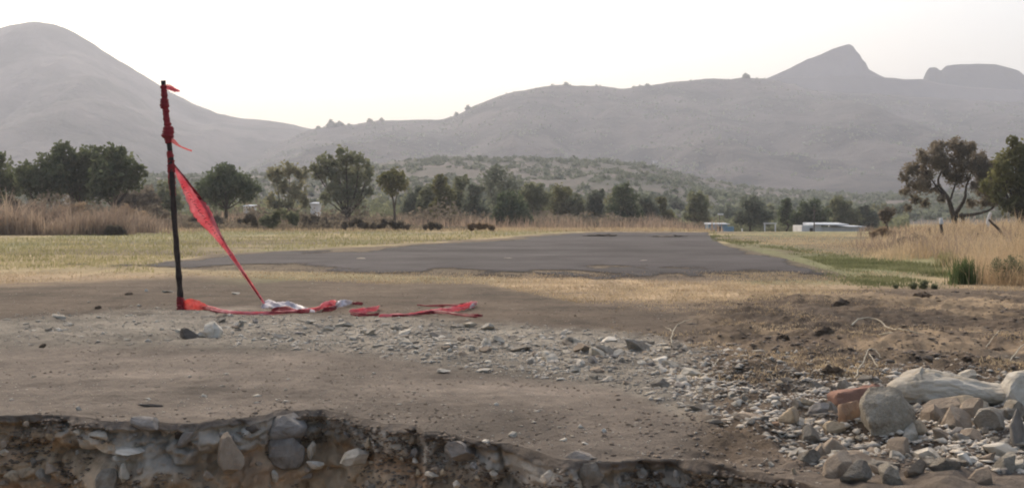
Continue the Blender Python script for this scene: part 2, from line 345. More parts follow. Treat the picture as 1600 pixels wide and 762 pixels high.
_, rpx, rH, rV = ridge('long_mountain_range', [(200,335),(300,290),(400,240),(450,216),(485,203),(515,197),(560,193),(590,188),(640,188),(690,186),(712,181),(740,166),(780,150),(830,138),(880,132),(930,135),(970,138),(1000,136),(1040,130),(1100,123),(1140,125),(1165,120),(1200,124),(1235,130),(1260,140),(1320,146),(1400,150),(1480,154),(1600,160),(1800,170),(2000,190),(2300,260)], 1250, 720, 110, m_range, -2, rough=.06, seed=13, fine=.014)
ridge('plateau', [(1000,175),(1100,150),(1200,124),(1240,120),(1300,119),(1360,119),(1390,122),(1412,124),(1440,124),(1470,131),(1520,137),(1600,141),(1800,150),(2100,180)], 1410, 40, 60, m_plat, 100, seed=23)
ridge('rocky_peak', [(1140,150),(1190,126),(1215,115),(1240,104),(1262,93),(1280,86),(1300,77),(1318,71),(1327,69),(1333,72),(1338,80),(1344,86),(1347,93),(1353,98),(1357,108),(1368,114),(1400,130),(1440,160)], 1500, 80, 120, m_peak, 120, fine=.01, seed=33, step=2)
ridge('dark_hill', [(1425,150),(1440,130),(1447,112),(1452,106),(1462,105),(1470,110),(1478,103),(1490,101),(1530,100),(1555,101),(1580,107),(1592,111),(1605,122),(1640,135),(1720,160)], 1500, 70, 120, m_dhill, 130, fine=.01, seed=43, step=3)
_, fpx, fH, fV = ridge('foothill', [(-500,280),(0,272),(200,270),(350,272),(480,268),(560,258),(640,250),(700,244),(760,247),(820,246),(880,250),(950,252),(1010,258),(1080,276),(1150,290),(1250,300),(1350,304),(1500,300),(1800,290),(2300,300)], 430, 270, 160, m_foot, -1.0, rough=.03, seed=53, fine=.003, power=.9)

# ---------------------------------------------------------------- foliage
def leaf_cloud(centres, radii, n, size, rsd, shell=.55, squash=1.0, gap=.0, vary=.5):
    """n leaf clumps, each a bent pair of faces, spread through the volume of the lobes"""
    centres = np.array(centres, float); radii = np.array(radii, float)
    wgt = radii**2.2; wgt /= wgt.sum()
    k = rsd.choice(len(centres), n, p=wgt)
    d = rsd.normal(size=(n, 3)); d /= np.linalg.norm(d, axis=1)[:, None]
    r = radii[k]*(shell+(1-shell)*rsd.rand(n))*(0.82+0.3*rsd.rand(n))*np.where(rsd.rand(n) < .35, rsd.rand(n)**.5, 1)
    p = centres[k] + d*r[:, None]*np.array([1, 1, squash])
    # bunch the clumps so light shows through between them
    bn = fbm(p[:, 0]/(radii.mean()*.42), p[:, 1]/(radii.mean()*.42), p[:, 2]/(radii.mean()*.42), 3, int(rsd.randint(999)))
    p = p[bn > gap-.25]; n = len(p)
    a = rsd.normal(size=(n, 3)); a /= np.linalg.norm(a, axis=1)[:, None]
    b = np.cross(a, rsd.normal(size=(n, 3))); b /= np.linalg.norm(b, axis=1)[:, None]
    s = size*(1-vary/2+vary*rsd.rand(n))[:, None]
    q = np.stack([p-a*s, p+b*s*.55, p+a*s, p-b*s*.55], 1).reshape(-1, 3)
    return q, np.arange(n*4).reshape(n, 4)
def tube(path, radii, seg=7):
    V = []; Fc = []
    for i, (p, r) in enumerate(zip(path, radii)):
        p = Vector(p); t = (Vector(path[min(i+1, len(path)-1)])-Vector(path[max(i-1, 0)])).normalized()
        a = t.cross(Vector((0.3, 1, 0.1))).normalized(); b = t.cross(a)
        for j in range(seg):
            an = 2*math.pi*j/seg; V.append(p + (a*math.cos(an)+b*math.sin(an))*r)
    for i in range(len(path)-1):
        for j in range(seg):
            Fc.append((i*seg+j, i*seg+(j+1) % seg, (i+1)*seg+(j+1) % seg, (i+1)*seg+j))
    return V, Fc
def tubes(name, specs, m, parent=None, seg=7):
    """specs: list of (path, radii); caps close each tube"""
    me = bpy.data.meshes.new(name); AV = []; AF = []
    for path, radii in specs:
        V_, F_ = tube(path, radii, seg); o = len(AV); AV += V_; AF += [tuple(i+o for i in f) for f in F_]
        AF.append(tuple(o+j for j in range(seg))[::-1]); AF.append(tuple(o+(len(path)-1)*seg+j for j in range(seg)))
    me.from_pydata([tuple(v) for v in AV], [], AF); me.update(); me.materials.append(m)
    for p in me.polygons: p.use_smooth = True
    o = bpy.data.objects.new(name, me); sc.collection.objects.link(o); o.parent = parent; return o
def smoothpath(pts, n=6, jit=0, r=None):
    out = []; P_ = [Vector(p) for p in pts]
    for i in range(len(P_)-1):
        a = P_[max(i-1, 0)]; b = P_[i]; c = P_[i+1]; d = P_[min(i+2, len(P_)-1)]
        for j in range(n):
            t = j/n
            v = 0.5*((2*b)+(c-a)*t+(2*a-5*b+4*c-d)*t*t+(3*b-a-3*c+d)*t*t*t)
            if jit: v = v+Vector((r.uniform(-jit, jit), r.uniform(-jit, jit), r.uniform(-jit, jit)))
            out.append(v)
    out.append(P_[-1]); return out
m_bark = mat('bark', (.045,.036,.028), (.11,.09,.07), 6, 6, .6, 20)
m_leaf = {k: mat('leaves_'+k, a, b, s, 4, 0, trans=.5, coord='Object', contrast=(.35, .65)) for k, a, b, s in [
    ('dark', (0.081, 0.097, 0.052), (0.180, 0.204, 0.109), .5), ('round', (0.076, 0.100, 0.059), (0.160, 0.193, 0.105), .5), ('pale', (0.172,0.174,0.102), (0.343,0.325,0.198), .6),
    ('mid', (0.140, 0.156, 0.091), (0.261, 0.271, 0.157), .5), ('olive', (0.109,0.113,0.048), (0.234,0.227,0.102), .6), ('bluish', (0.110, 0.132, 0.097), (0.220, 0.241, 0.175), .5),
    ('rust', (.155,.135,.095), (.31,.26,.19), .5), ('fresh', (0.070,0.105,0.034), (0.187,0.234,0.082), .6), ('dry', (0.204,0.144,0.088), (0.468,0.356,0.232), .7),
    ('brush', (.14,.118,.088), (.27,.23,.17), .6)]}
def tree(Y, base, lobes, kind, label, n=2200, leaf=.20, group=None, trunk=True, name='tree', cat='tree', gap=.0, shell=.45, squash=1.0, trunk_r=.14, depthf=.7, limbs=None, seed=None, skirt=False):
    seed = seed if seed is not None else int(base[0]*7+Y)
    rsd = np.random.RandomState(seed); r = random.Random(seed)
    bx = (base[0]-CX)/F*Y; bz = top(bx, Y)-.05
    t = thing(name, (bx, Y, bz), label, cat, group)
    C_, R_ = [], []
    if skirt:
        wl = max(l[0]+l[2] for l in lobes); wr = min(l[0]-l[2] for l in lobes)
        lobes = list(lobes)+[(wr+(wl-wr)*f_, base[1]-(base[1]-min(l[1] for l in lobes))*r.uniform(.12, .3), (wl-wr)*r.uniform(.16, .26)) for f_ in (.18, .42, .62, .84)]
    for l in lobes:
        p = P(l[0], l[1], Y); rad = l[2]/F*Y*1.18
        dy = r.uniform(-1, 1)*depthf*rad
        C_.append((p.x-bx, dy, p.z-bz)); R_.append(rad)
        for q in range(4):                            # lesser lobes break the outline
            an = r.uniform(0, 6.28); el = r.uniform(-.3, 1.2)
            C_.append((p.x-bx+math.cos(an)*math.cos(el)*rad*.8, dy+math.sin(an)*math.cos(el)*rad*.8, p.z-bz+math.sin(el)*rad*.8)); R_.append(rad*r.uniform(.25, .42))
    q, f = leaf_cloud(C_, R_, n, leaf, rsd, shell, squash, gap)
    q[:, 2] = np.maximum(q[:, 2], 0.02)
    mesh_np('crown', q, f, m_leaf[kind], t)
    if trunk:
        specs = []
        nlb = len(C_)//5
        main = max(range(nlb), key=lambda i: C_[i*5][2]*-0.3 + R_[i*5])
        fork = Vector((C_[main*5][0]*.35, 0, max(.6, C_[main*5][2]*.45)))
        pa = smoothpath([(0, 0, 0), (fork.x*.4, .02, fork.z*.55), fork], 4, trunk_r*.15, r)
        specs.append((pa, [trunk_r*(1.25-.5*i/len(pa)) for i in range(len(pa))]))
        for i in range(nlb):
            c = Vector(C_[i*5]); mid = fork.lerp(c, .5)+Vector((r.uniform(-.2, .2), r.uniform(-.2, .2), -.05*c.z))
            pb = smoothpath([fork, mid, c], 4, trunk_r*.12, r)
            specs.append((pb, [trunk_r*.55*(1-.85*k/len(pb)) for k in range(len(pb))]))
        tubes('trunk', specs, m_bark, t)
    if limbs:
        specs = []
        for pts, r0, r1 in limbs:
            w_ = [P(a, b, Y)-Vector((bx, Y, bz)) for a, b in pts]
            for k, v in enumerate(w_[1:]): v.y += r.uniform(-.25, .25)*(k+1)*.5
            pb = smoothpath(w_, 6, .012, r); specs.append((pb, [r0+(r1-r0)*k/(len(pb)-1) for k in range(len(pb))]))
        tubes('trunk', specs, m_bark, t)
    return t
TL = 'trees along the far side of the field'
tree(80, (5,352), [(-30,268,34),(2,264,24),(-10,292,30),(18,290,18)], 'dark', 'dark tree cut by the left edge of the photo, behind tan dry brush', 2600)
tree(78, (62,352), [(52,272,20),(75,262,24),(62,290,28),(90,285,24),(36,284,16)], 'dark', 'broad dark leafy tree second from the left edge, above dry brush', 3000)
tree(79, (125,352), [(100,238,15),(103,250,20),(128,250,22),(112,275,30),(140,282,28),(120,295,26),(146,240,14)], 'dark', 'tallest dark tree of the left clump with a small tuft at its top', 3600)
tree(77, (178,352), [(162,246,20),(182,250,20),(200,262,20),(212,272,15),(175,280,30),(200,286,16),(160,296,22),(186,240,10)], 'dark', 'dark spreading tree at the right end of the left clump', 3600)
tree(92, (208,352), [(205,316,18),(225,312,20),(238,322,18),(195,325,16)], 'brush', 'low grey brown bushy tree under the right end of the left clump', 1500, .22, trunk=False, gap=-.2)
tree(95, (262,352), [(262,304,20),(252,318,20),(275,318,16),(240,325,14)], 'mid', 'small dull green round tree directly behind the leaning post', 1700, .2)
tree(85, (352,352), [(350,270,15),(330,286,20),(356,288,27),(382,292,20),(318,300,15),(340,308,20),(388,305,13)], 'round', 'dense round dark tree standing alone right of the leaning post', 4800, .16, gap=-.3)
tree(100, (448,352), [(430,272,14),(450,264,15),(470,274,13),(440,292,15),(464,300,16),(447,322,15),(426,316,12),(476,318,10)], 'pale', 'pale grey green loose tree between the round dark tree and the tall tree', 1900, .22, gap=.12, shell=.3)
tree(98, (540,352), [(510,253,13),(542,246,15),(562,253,14),(575,267,9),(500,270,14),(528,270,20),(552,280,18),(575,282,8),(527,300,17),(552,312,18),(508,310,9),(575,300,9),(488,262,7)], 'mid', 'tall layered tree with wide ragged crown, highest in the middle of the tree line', 4200, .2, gap=.05, trunk_r=.2)
tree(90, (617,352), [(603,283,13),(616,276,13),(627,287,12),(612,296,12)], 'olive', 'slender olive tree with a bare dark trunk right of the tall layered tree', 1300, .18, gap=.02, trunk=False,
     limbs=[([(617,352),(616,330),(613,305),(606,288)],.13,.03),([(616,328),(620,305),(626,288)],.08,.02)])
row = [ # px, base, lobes, kind, label
 (110,(650,350),[(648,308,16),(640,328,14),(660,322,16)],'bluish','low bluish tree just right of the slender olive tree'),
 (108,(672,350),[(672,300,13),(668,320,18),(682,332,14)],'mid','small grey green tree, second right of the slender olive tree'),
 (104,(694,350),[(688,284,10),(684,294,10),(696,304,15),(692,325,18)],'olive','yellowish feathery tree in the middle of the tree line'),
 (112,(718,350),[(720,288,12),(724,282,8),(712,306,14),(722,326,18)],'mid','narrow tree with a tufted top left of the large central grey tree'),
 (106,(742,350),[(742,302,14),(738,325,18),(754,330,12)],'bluish','rounded low tree leaning against the large central grey tree'),
 (118,(782,350),[(764,282,17),(784,278,20),(802,292,14),(775,305,20),(790,325,20)],'bluish','large hazy grey tree, tallest right of the middle of the tree line'),
 (96,(800,350),[(800,318,20),(785,332,14),(812,332,15)],'round','dark bushy tree low in front of the large central grey tree'),
 (112,(836,350),[(828,302,14),(842,296,9),(850,310,14),(832,326,18)],'mid','tree with a small round knob on top right of the large central grey tree'),
 (120,(874,350),[(872,300,12),(886,304,12),(870,320,18),(890,328,14)],'olive','olive green tree with twin tops in the right of the central tree line'),
 (118,(902,350),[(898,318,14),(910,330,14)],'mid','lowest small tree between the twin topped olive tree and a grey one'),
 (116,(930,350),[(928,310,12),(936,304,9),(930,328,16)],'bluish','small grey tree left of the green bushy tree with a rounded top'),
 (114,(972,350),[(966,300,10),(976,298,11),(985,310,13),(968,322,18),(990,330,14)],'round','green bushy tree with a rounded top, left of the sloping end of the tree line'),
 (122,(1012,350),[(1008,318,12),(1020,326,12),(1002,332,10)],'bluish','low tree on the sloping right end of the central tree line'),
 (126,(1036,350),[(1034,318,9),(1030,332,10),(1044,336,8)],'olive','small pale olive tree ending the central tree line on the right'),
 (122,(1090,350),[(1086,312,12),(1098,318,12),(1092,330,15),(1080,326,9)],'mid','lone rounded tree in the gap right of the central tree line'),
 (118,(1172,352),[(1168,318,13),(1182,322,15),(1172,338,17),(1196,336,10),(1155,338,9)],'bluish','broad grey green tree right of the blue shelter'),
 (120,(1228,352),[(1228,318,7),(1230,332,11),(1240,342,10)],'round','thin dark green tree with a knob top left of the white shed'),
 (116,(1264,352),[(1256,326,11),(1272,320,10),(1264,338,16),(1284,336,12),(1246,342,10)],'round','dark green bushy tree rising just behind the left end of the white shed'),
 (124,(1316,352),[(1312,318,12),(1322,326,12),(1314,338,15),(1334,338,10)],'mid','grey green tree rising behind the middle of the white shed'),
 (128,(1352,352),[(1350,332,10),(1362,340,9)],'bluish','small hazy tree beyond the right end of the white shed'),
]
for Y_, b_, lo_, k_, la_ in row:
    tree(Y_, b_, lo_, k_, la_, 2600, .19, group=TL, gap=-.15, trunk_r=.1, skirt=True)
tree(70, (1384,356), [(1380,334,8),(1390,332,9),(1386,342,8)], 'brush', 'small dark shrub with a forked stem between the white shed and the large right tree', 700, .1, name='shrub', cat='shrub', trunk=True, trunk_r=.06, gap=-.1)
tree(58, (1493,358), [(1428,290,15),(1424,266,13),(1444,248,15),(1470,236,15),(1492,226,12),(1512,234,14),(1532,250,14),(1452,272,15),(1478,258,15),(1506,258,16),(1432,312,9),(1466,296,8),(1536,276,14),(1546,300,14),(1520,292,9),(1448,318,8),(1465,252,16),(1490,275,14),(1450,292,12),(1500,242,14),(1538,268,12),(1552,285,12),(1550,315,10),(1415,300,8),(1555,262,13),(1566,292,13),(1560,312,11),(1538,318,8),(1412,278,9),(1420,325,7),(1502,280,15),(1530,262,16),(1544,278,14),(1518,318,9),(1470,312,8)], 'rust',
     'wide rusty brown tree with a twisted bare trunk standing in tall dry grass', 26000, .075, gap=-.16, shell=.0, trunk=False,
     limbs=[([(1494,362),(1492,345),(1486,328),(1477,308),(1470,285),(1476,262)],.20,.03),([(1490,340),(1500,325),(1508,310),(1512,292),(1520,268)],.13,.03),([(1494,338),(1512,336),(1532,333),(1546,325),(1552,308)],.11,.03),([(1478,310),(1462,290),(1446,268)],.07,.02),([(1500,358),(1506,345),(1502,333)],.12,.08),([(1482,320),(1488,300),(1496,275),(1492,245)],.07,.02),([(1470,288),(1455,296),(1434,300)],.04,.012)])
tree(54, (1592,358), [(1580,222,9),(1574,250,17),(1600,244,22),(1560,276,17),(1588,282,26),(1556,306,14),(1625,268,30),(1600,312,22),(1572,322,14),(1650,300,25),(1548,290,12),(1562,262,12)], 'olive',
     'full green tree cut by the right edge of the photo', 7000, .12, gap=-.02, trunk_r=.2)
rr2 = random.Random(77)
far_x = [330,400,470,590,630,662,700,735,770,812,845,880,915,950,985,1020,1060,1110,1140,1205,1290,1375,1400]
for i, a in enumerate(far_x):
    hgt = float(interp([(300,40),(600,42),(800,48),(1000,36),(1100,26),(1400,26)], a))*rr2.uniform(.8, 1.25); w_ = rr2.uniform(15, 24); tp = 346-hgt
    where = ['right of the leaning stake','below the round dark tree','behind the pale loose tree','right of the tall layered tree','behind the slender olive tree','right of the slender olive tree','left of the narrow tufted tree','behind the narrow tufted tree','left of the large central grey tree','behind the large central grey tree','behind the tree with a round knob','left of the twin topped olive tree','right of the twin topped olive tree','left of the green bushy tree','behind the green bushy tree','at the sloping end of the line','left of the lone rounded tree','right of the lone rounded tree','left of the broad grey green tree','right of the broad grey green tree','left of the shed','right of the shed','left of the rusty brown tree'][i]
    tree(185+rr2.uniform(-12, 25), (a,346), [(a+rr2.uniform(-6,6),tp+9,w_*.6),(a-w_*.6,tp+18,w_*.65),(a+w_*.7,tp+20,w_*.65),(a,tp+24,w_*.8)], rr2.choice(['mid','bluish','olive']), 'hazier and paler tree of the farther row, '+where, 1500, .36, group='hazy trees of the farther row', gap=-.15, trunk_r=.12, skirt=True)
# bushes at the feet of the trees
B = [(70,(432,352),[(425,338,8),(438,333,7),(448,340,10),(413,344,6),(462,343,7),(430,346,9)],'mid','green bush at the foot of the pale loose tree'),
 (72,(490,354),[(475,345,7),(486,341,6),(500,346,8),(512,343,5),(522,347,6)],'brush','long low dark bush under the tall layered tree'),
 (71,(388,352),[(380,345,6),(390,340,6),(402,346,7)],'brush','small dark bush below the round dark tree'),
 (68,(560,356),[(545,351,5),(556,347,6),(570,350,6),(580,352,4)],'brush','low brown bush left of the slender olive tree'),
 (66,(612,357),[(596,352,4),(606,349,6),(622,351,6),(632,353,4)],'brush','low dark brown bush around the foot of the slender olive tree'),
 (62,(676,358),[(670,353,4),(677,351,4),(684,354,3)],'brush','tiny dark bush on the grass edge below the central tree line'),
 (52,(178,364),[(164,361,4),(172,358,5),(184,359,5),(192,362,3)],'brush','small dark bush in front of the dry brush on the left'),
 (60,(750,359),[(735,355,4),(744,352,4),(755,354,4),(766,355,3)],'dry','small brown bush on the field edge below the large central grey tree'),
 (68,(30,352),[(20,330,10),(35,322,12),(48,334,9)],'brush','dusky shrub standing in the dry brush at far left'),
 (66,(110,352),[(100,335,10),(115,326,9),(126,338,9)],'dry','tan feathery shrub in the dry brush under the tallest dark tree'),
 (66,(198,352),[(186,336,9),(200,330,9),(214,338,10)],'dry','tan shrub in the dry brush near the leaning stake'),
 (76,(225,352),[(216,333,9),(232,327,9),(245,336,8)],'brush','dusky grey shrub just left of the leaning stake'),
 (76,(318,352),[(302,343,7),(315,337,8),(330,343,8),(342,346,6)],'brush','dark scrubby bush crossed by the streamer of red tape')]
def spread(lobes, seed):
    r = random.Random(seed); out = []
    for (a, b, c) in lobes:
        for _ in range(4): out.append((a+r.uniform(-1.5, 1.5)*c, b+r.uniform(-.5, .7)*c, c*r.uniform(.55, 1.0)))
    return out
for Y_, b_, lo_, k_, la_ in B:
    tree(Y_, b_, spread(lo_, int(b_[0])), k_, la_, 2600, .09, name='bush', cat='bush', trunk=False, gap=-.12, shell=.1)
def thicket(name, n, a0, a1, Y0, Y1, hpts, leaf, m, seed, label):
    rs_ = np.random.RandomState(seed); a = rs_.uniform(a0, a1, n); Yv = rs_.uniform(Y0, Y1, n); X = (a-CX)/F*Yv
    h = interp(hpts, a)*(.55+1.3*np.clip(fbm(X*.22, Yv*.3, 0, 3, seed)+.25, 0, 1))*(.75+.5*fbm(X*.9, Yv*.9, 0, 2, seed+1))
    keep = fbm(X*.35, Yv*.35, 3.0, 3, seed+2) > -.28; X, Yv, h = X[keep], Yv[keep], np.maximum(h[keep], .1)
    n = len(X); z = gz(X, Yv)+h*rs_.rand(n)**.8
    p = np.stack([X, Yv, z], 1); aa = rs_.normal(size=(n, 3)); aa /= np.linalg.norm(aa, axis=1)[:, None]; b = np.cross(aa, rs_.normal(size=(n, 3))); b /= np.linalg.norm(b, axis=1)[:, None]
    L_ = leaf*rs_.uniform(.5, 1.3, (n, 1))
    q = np.stack([p-aa*L_, p+b*L_*.55, p+aa*L_, p-b*L_*.55], 1).reshape(-1, 3)
    return tag(mesh_np(name, q, np.arange(n*4).reshape(-1, 4), m), label, 'scrub', kind='stuff')
thicket('thicket', 52000, 230, 1420, 128, 150, [(230,2.6),(640,3.1),(800,3.2),(1000,2.6),(1060,1.5),(1140,1.5),(1420,1.9)], .24, m_leaf['mid'], 501, 'hazy green thicket filling the gaps of the tree line')
thicket('far_thicket', 46000, 200, 1420, 185, 225, [(200,3.4),(560,4.0),(760,4.6),(960,3.8),(1060,2.8),(1200,2.6),(1420,2.8)], .36, m_leaf['bluish'], 541, 'hazy grey green wood behind the tree line')
thicket('thicket', 26000, 230, 1110, 96, 108, [(230,1.5),(640,1.6),(900,1.3),(1110,.7)], .17, m_leaf['brush'], 511, 'brownish grey scrub at the foot of the tree line')
thicket('low_scrub', 20000, 235, 760, 70, 80, [(235,.55),(400,.8),(520,.75),(620,.5),(760,.25)], .085, m_leaf['brush'], 521, 'low dusky scrub along the far edge of the field')
thicket('thicket', 14000, -60, 240, 70, 76, [(-60,1.9),(240,1.6)], .12, m_leaf['brush'], 531, 'dusky scrub behind the dry brush on the left')
# little trees that break the skyline
S_ = [(497,199,4),(517,193,8),(530,194,7),(545,196,4),(578,189,5),(596,187,4),(713,178,4),(731,168,5),(884,131,4),(990,136,3),(1012,133,4),(1165,119,6)]
for i, (a, b, rr) in enumerate(S_):
    nm = ['thin upright tree on the skyline, at the lowest dip','rounded clump on the skyline just right of the lowest dip','second rounded clump on the skyline right of the dip','small bush on the skyline past the two rounded clumps','tree on the skyline where the ridge turns level','low tree on the level part of the ridge','lone round tree on the skyline where the right range starts to climb','tiny tree on the skyline up the climb of the right range','low tree near the first summit of the right range','small tree in the notch of the right range','tree just right of the notch in the right range','flat topped clump on the ridge left of the rocky peak'][i]
    D = 1248; p = P(a, b, D); r_ = rr/F*D; rsd = np.random.RandomState(i)
    t = thing('distant_tree', (p.x, D, p.z-r_*1.3), nm, 'tree', 'little trees on the mountain skyline')
    q, f = leaf_cloud([(0, 0, r_*1.3), (r_*.6, 0, r_*1.0), (-r_*.5, 0, r_*.9)], [r_*.8, r_*.6, r_*.6], 160, r_*.35, rsd)
    mesh_np('crown', q, f, m_leaf['dark'], t)
    tubes('trunk', [([(0, 0, -r_), (0, 0, r_)], [r_*.12, r_*.08])], m_bark, t, 5)
# scrub that covers the foothill and the range: nobody could count it
def scatter_scrub(name, grid, rows_, count, size, nl, m, seed, leafk):
    rsd = np.random.RandomState(seed); AV = []; S2, N2 = grid.shape[:2]
    ii = rsd.uniform(rows_[0], rows_[1], count); jj = rsd.uniform(0, N2-1, count)
    i0 = ii.astype(int); j0 = jj.astype(int)
    keep = fbm(jj*.05, ii*.3, 0, 3, seed) > -.25
    P0 = grid[i0, j0]; P1 = grid[np.minimum(i0+1, S2-1), np.minimum(j0+1, N2-1)]
    c = P0+(P1-P0)*rsd.rand(count)[:, None]; c = c[keep]; n = len(c)
    s = size*(.5+rsd.rand(n)**2*1.6)
    cen = np.repeat(c, nl, 0); sr = np.repeat(s, nl)[:, None]
    d = rsd.normal(size=(n*nl, 3)); d /= np.linalg.norm(d, axis=1)[:, None]; d[:, 2] = np.abs(d[:, 2])
    p = cen + d*sr*np.array([1, 1, .9])*rsd.uniform(.5, 1, (n*nl, 1))
    a = rsd.normal(size=p.shape); a /= np.linalg.norm(a, axis=1)[:, None]; b = np.cross(a, rsd.normal(size=p.shape)); b /= np.linalg.norm(b, axis=1)[:, None]
    L = sr*leafk
    q = np.stack([p-a*L, p+b*L*.7, p+a*L, p-b*L*.7], 1).reshape(-1, 3)
    o = mesh_np(name, q, np.arange(len(p)*4).reshape(-1, 4), m); return tag(o, kind='stuff')
tag(scatter_scrub('hillside_scrub', fV, (4, 43), 11000, .85, 14, m_leaf['bluish'], 5, .42), 'scattered grey green bushes covering the hazy foothill', 'scrub')
tag(scatter_scrub('mountain_scrub', rV, (12, 43.9), 9000, 1.5, 4, m_leaf['bluish'], 6, .6), 'dark woodland speckling the long mountain range', 'scrub')
# ---------------------------------------------------------------- buildings
m_white = mat('white_wall', (.50,.50,.50), (.68,.68,.67), 1.5, 5, .1)
m_tin = mat('tin_roof', (.42,.45,.49), (.60,.63,.66), .8, 6, .2, 8)
m_blue = mat('blue_sheet', (.15,.27,.38), (.25,.38,.48), 1.5, 5, .2, 6)
m_darkopen = mat('dark_opening', (.02,.02,.02), (.04,.04,.035), 2, 3, 0)
m_wood = mat('weathered_wood', (.07,.055,.042), (.15,.12,.095), 8, 6, .5, 30)
def box(name, x0, x1, y0, y1, z0, z1, m, parent=None, slope=0, bev=.02):
    bm = bmesh.new(); bmesh.ops.create_cube(bm, size=1)
    for v in bm.verts:
        v.co = Vector((x0 if v.co.x < 0 else x1, y0 if v.co.y < 0 else y1, (z0 if v.co.z < 0 else z1 + (slope if v.co.y > 0 else 0))))
    bmesh.ops.bevel(bm, geom=bm.edges[:], offset=bev, segments=1, affect='EDGES')
    me = bpy.data.meshes.new(name); bm.to_mesh(me); bm.free(); me.materials.append(m)
    o = bpy.data.objects.new(name, me); sc.collection.objects.link(o); o.parent = parent; return o
def at(px_, Y): return (px_-CX)/F*Y
# long white shed, right
Y = 92.0; x0, x1 = at(1253, Y), at(1354, Y); g = top(x0, Y); W = x1-x0
t = thing('shed', (x0, Y, g), 'long low white shed with a pale tin roof beside the dark green tree', 'shed')
def zp(py_, Y_): return CH-(py_-HY)/F*Y_-g
box('wall', 0, W*.30, 0, 3, -.3, zp(352, Y), m_white, t)
box('wall', W*.30, W*.98, .3, 3.4, -.3, zp(355, Y), m_white, t)
ro = box('roof', W*.18, W*.72, -.2, 3.4, zp(352, Y)+.01, zp(350.5, Y)+.02, m_tin, t, .12)
box('roof', W*.60, W*1.0, .05, 3.6, zp(355, Y)+.01, zp(354, Y)+.02, m_tin, t, .06)
box('door', W*.12, W*.17, -.04, -.003, -.2, zp(356, Y), m_darkopen, t, bev=.004)
p_ = thing('utility_pole', (at(1272, 90), 90, top(at(1272, 90), 90)), 'thin grey pole in front of the white shed', 'pole')
tubes('post', [([(0, 0, -.2), (.02, 0, 2.2)], [.05, .04])], m_wood, p_); box('crossbar', -.22, .22, -.03, .03, 2.0, 2.06, m_wood, p_, bev=.006)
# small wooden frame
Y = 88.0; x0 = at(1195, Y); g = top(x0, Y); t = thing('wooden_frame', (x0, Y, g), 'small open wooden goal frame between the blue shelter and the white shed', 'frame')
for xx in (0, .85): tubes('post', [([(xx, 0, -.2), (xx, 0, .98)], [.06, .05])], m_white, t)
box('crossbar', -.1, .95, -.05, .05, .96, 1.06, m_white, t)
# blue shelter
Y = 92.0; x0, x1 = at(1108, Y), at(1148, Y); g = top(x0, Y); W = x1-x0
t = thing('shelter', (x0, Y, g), 'small blue sheet shelter at the far end of the asphalt', 'shelter')
box('wall', .0, W*.72, 0, 1.8, -.3, zp(351, Y), m_blue, t); box('wall', W*.74, W, .3, 1.6, -.3, zp(354, Y), m_blue, t)
box('roof', -.08, W*.8, -.15, 1.95, zp(351, Y)+.01, zp(350, Y)+.02, m_tin, t, .08)
box('door', W*.3, W*.45, -.04, -.003, -.2, zp(353.5, Y), m_darkopen, t, bev=.004)
t = thing('lamp_post', (at(1124, 93), 93, g), 'thin pole with a white lamp head rising above the blue shelter', 'pole')
tubes('post', [([(0, 0, -.2), (0, 0, 1.75)], [.04, .03])], m_wood, t); box('lamp_head', -.12, .34, -.08, .08, 1.72, 1.84, m_white, t)
for i, (a, b, hh) in enumerate([(1160,362,12),(1094,361,5)]):
    x_ = at(a, 80); tag(tubes('marker_post', [([(x_, 80, top(x_, 80)-.1), (x_-.03, 80, top(x_, 80)+hh/F*80)], [.05, .05])], m_white), ['short leaning white post right of the blue shelter', 'low white post left of the blue shelter'][i], 'post')
# white houses seen between the trunks on the left
for a0, a1, t0, Y, la in [(485,497,319,120,'white house wall glimpsed between the pale loose tree and the tall tree'), (380,394,323,118,'white house wall glimpsed under the round dark tree')]:
    x0, x1 = at(a0, Y), at(a1, Y); g = top(x0, Y); W = x1-x0
    t = thing('house', (x0, Y, g), la, 'house'); box('wall', 0, W, 0, 2, -.3, zp(t0, Y), m_white, t); box('roof', -.08, W+.08, -.15, 2.2, zp(t0, Y)+.003, zp(t0, Y)+.10, m_tin, t, .15)
    box('window', W*.4, W*.6, -.04, -.003, .9, 1.6, m_darkopen, t, bev=.004)
Dh = 800; p = P(1025, 251, Dh)
i_ = int(np.argmin(np.abs(rpx-1025))); ph = min(rV[:, i_], key=lambda v: abs(CH-(251-HY)/F*v[1]-v[2]) + (0 if v[1] < 1240 else 999))
t = thing('house', tuple(ph), 'tiny white house alone high on the hazy slope', 'house')
sc_ = ph[1]/F
box('wall', -3*sc_, 3*sc_, -3, 3, -2, 3.6*sc_, m_white, t); box('roof', -3.3*sc_, 3.3*sc_, -3.4, 3.4, 3.6*sc_+.01, 4.0*sc_, m_tin, t, .4)
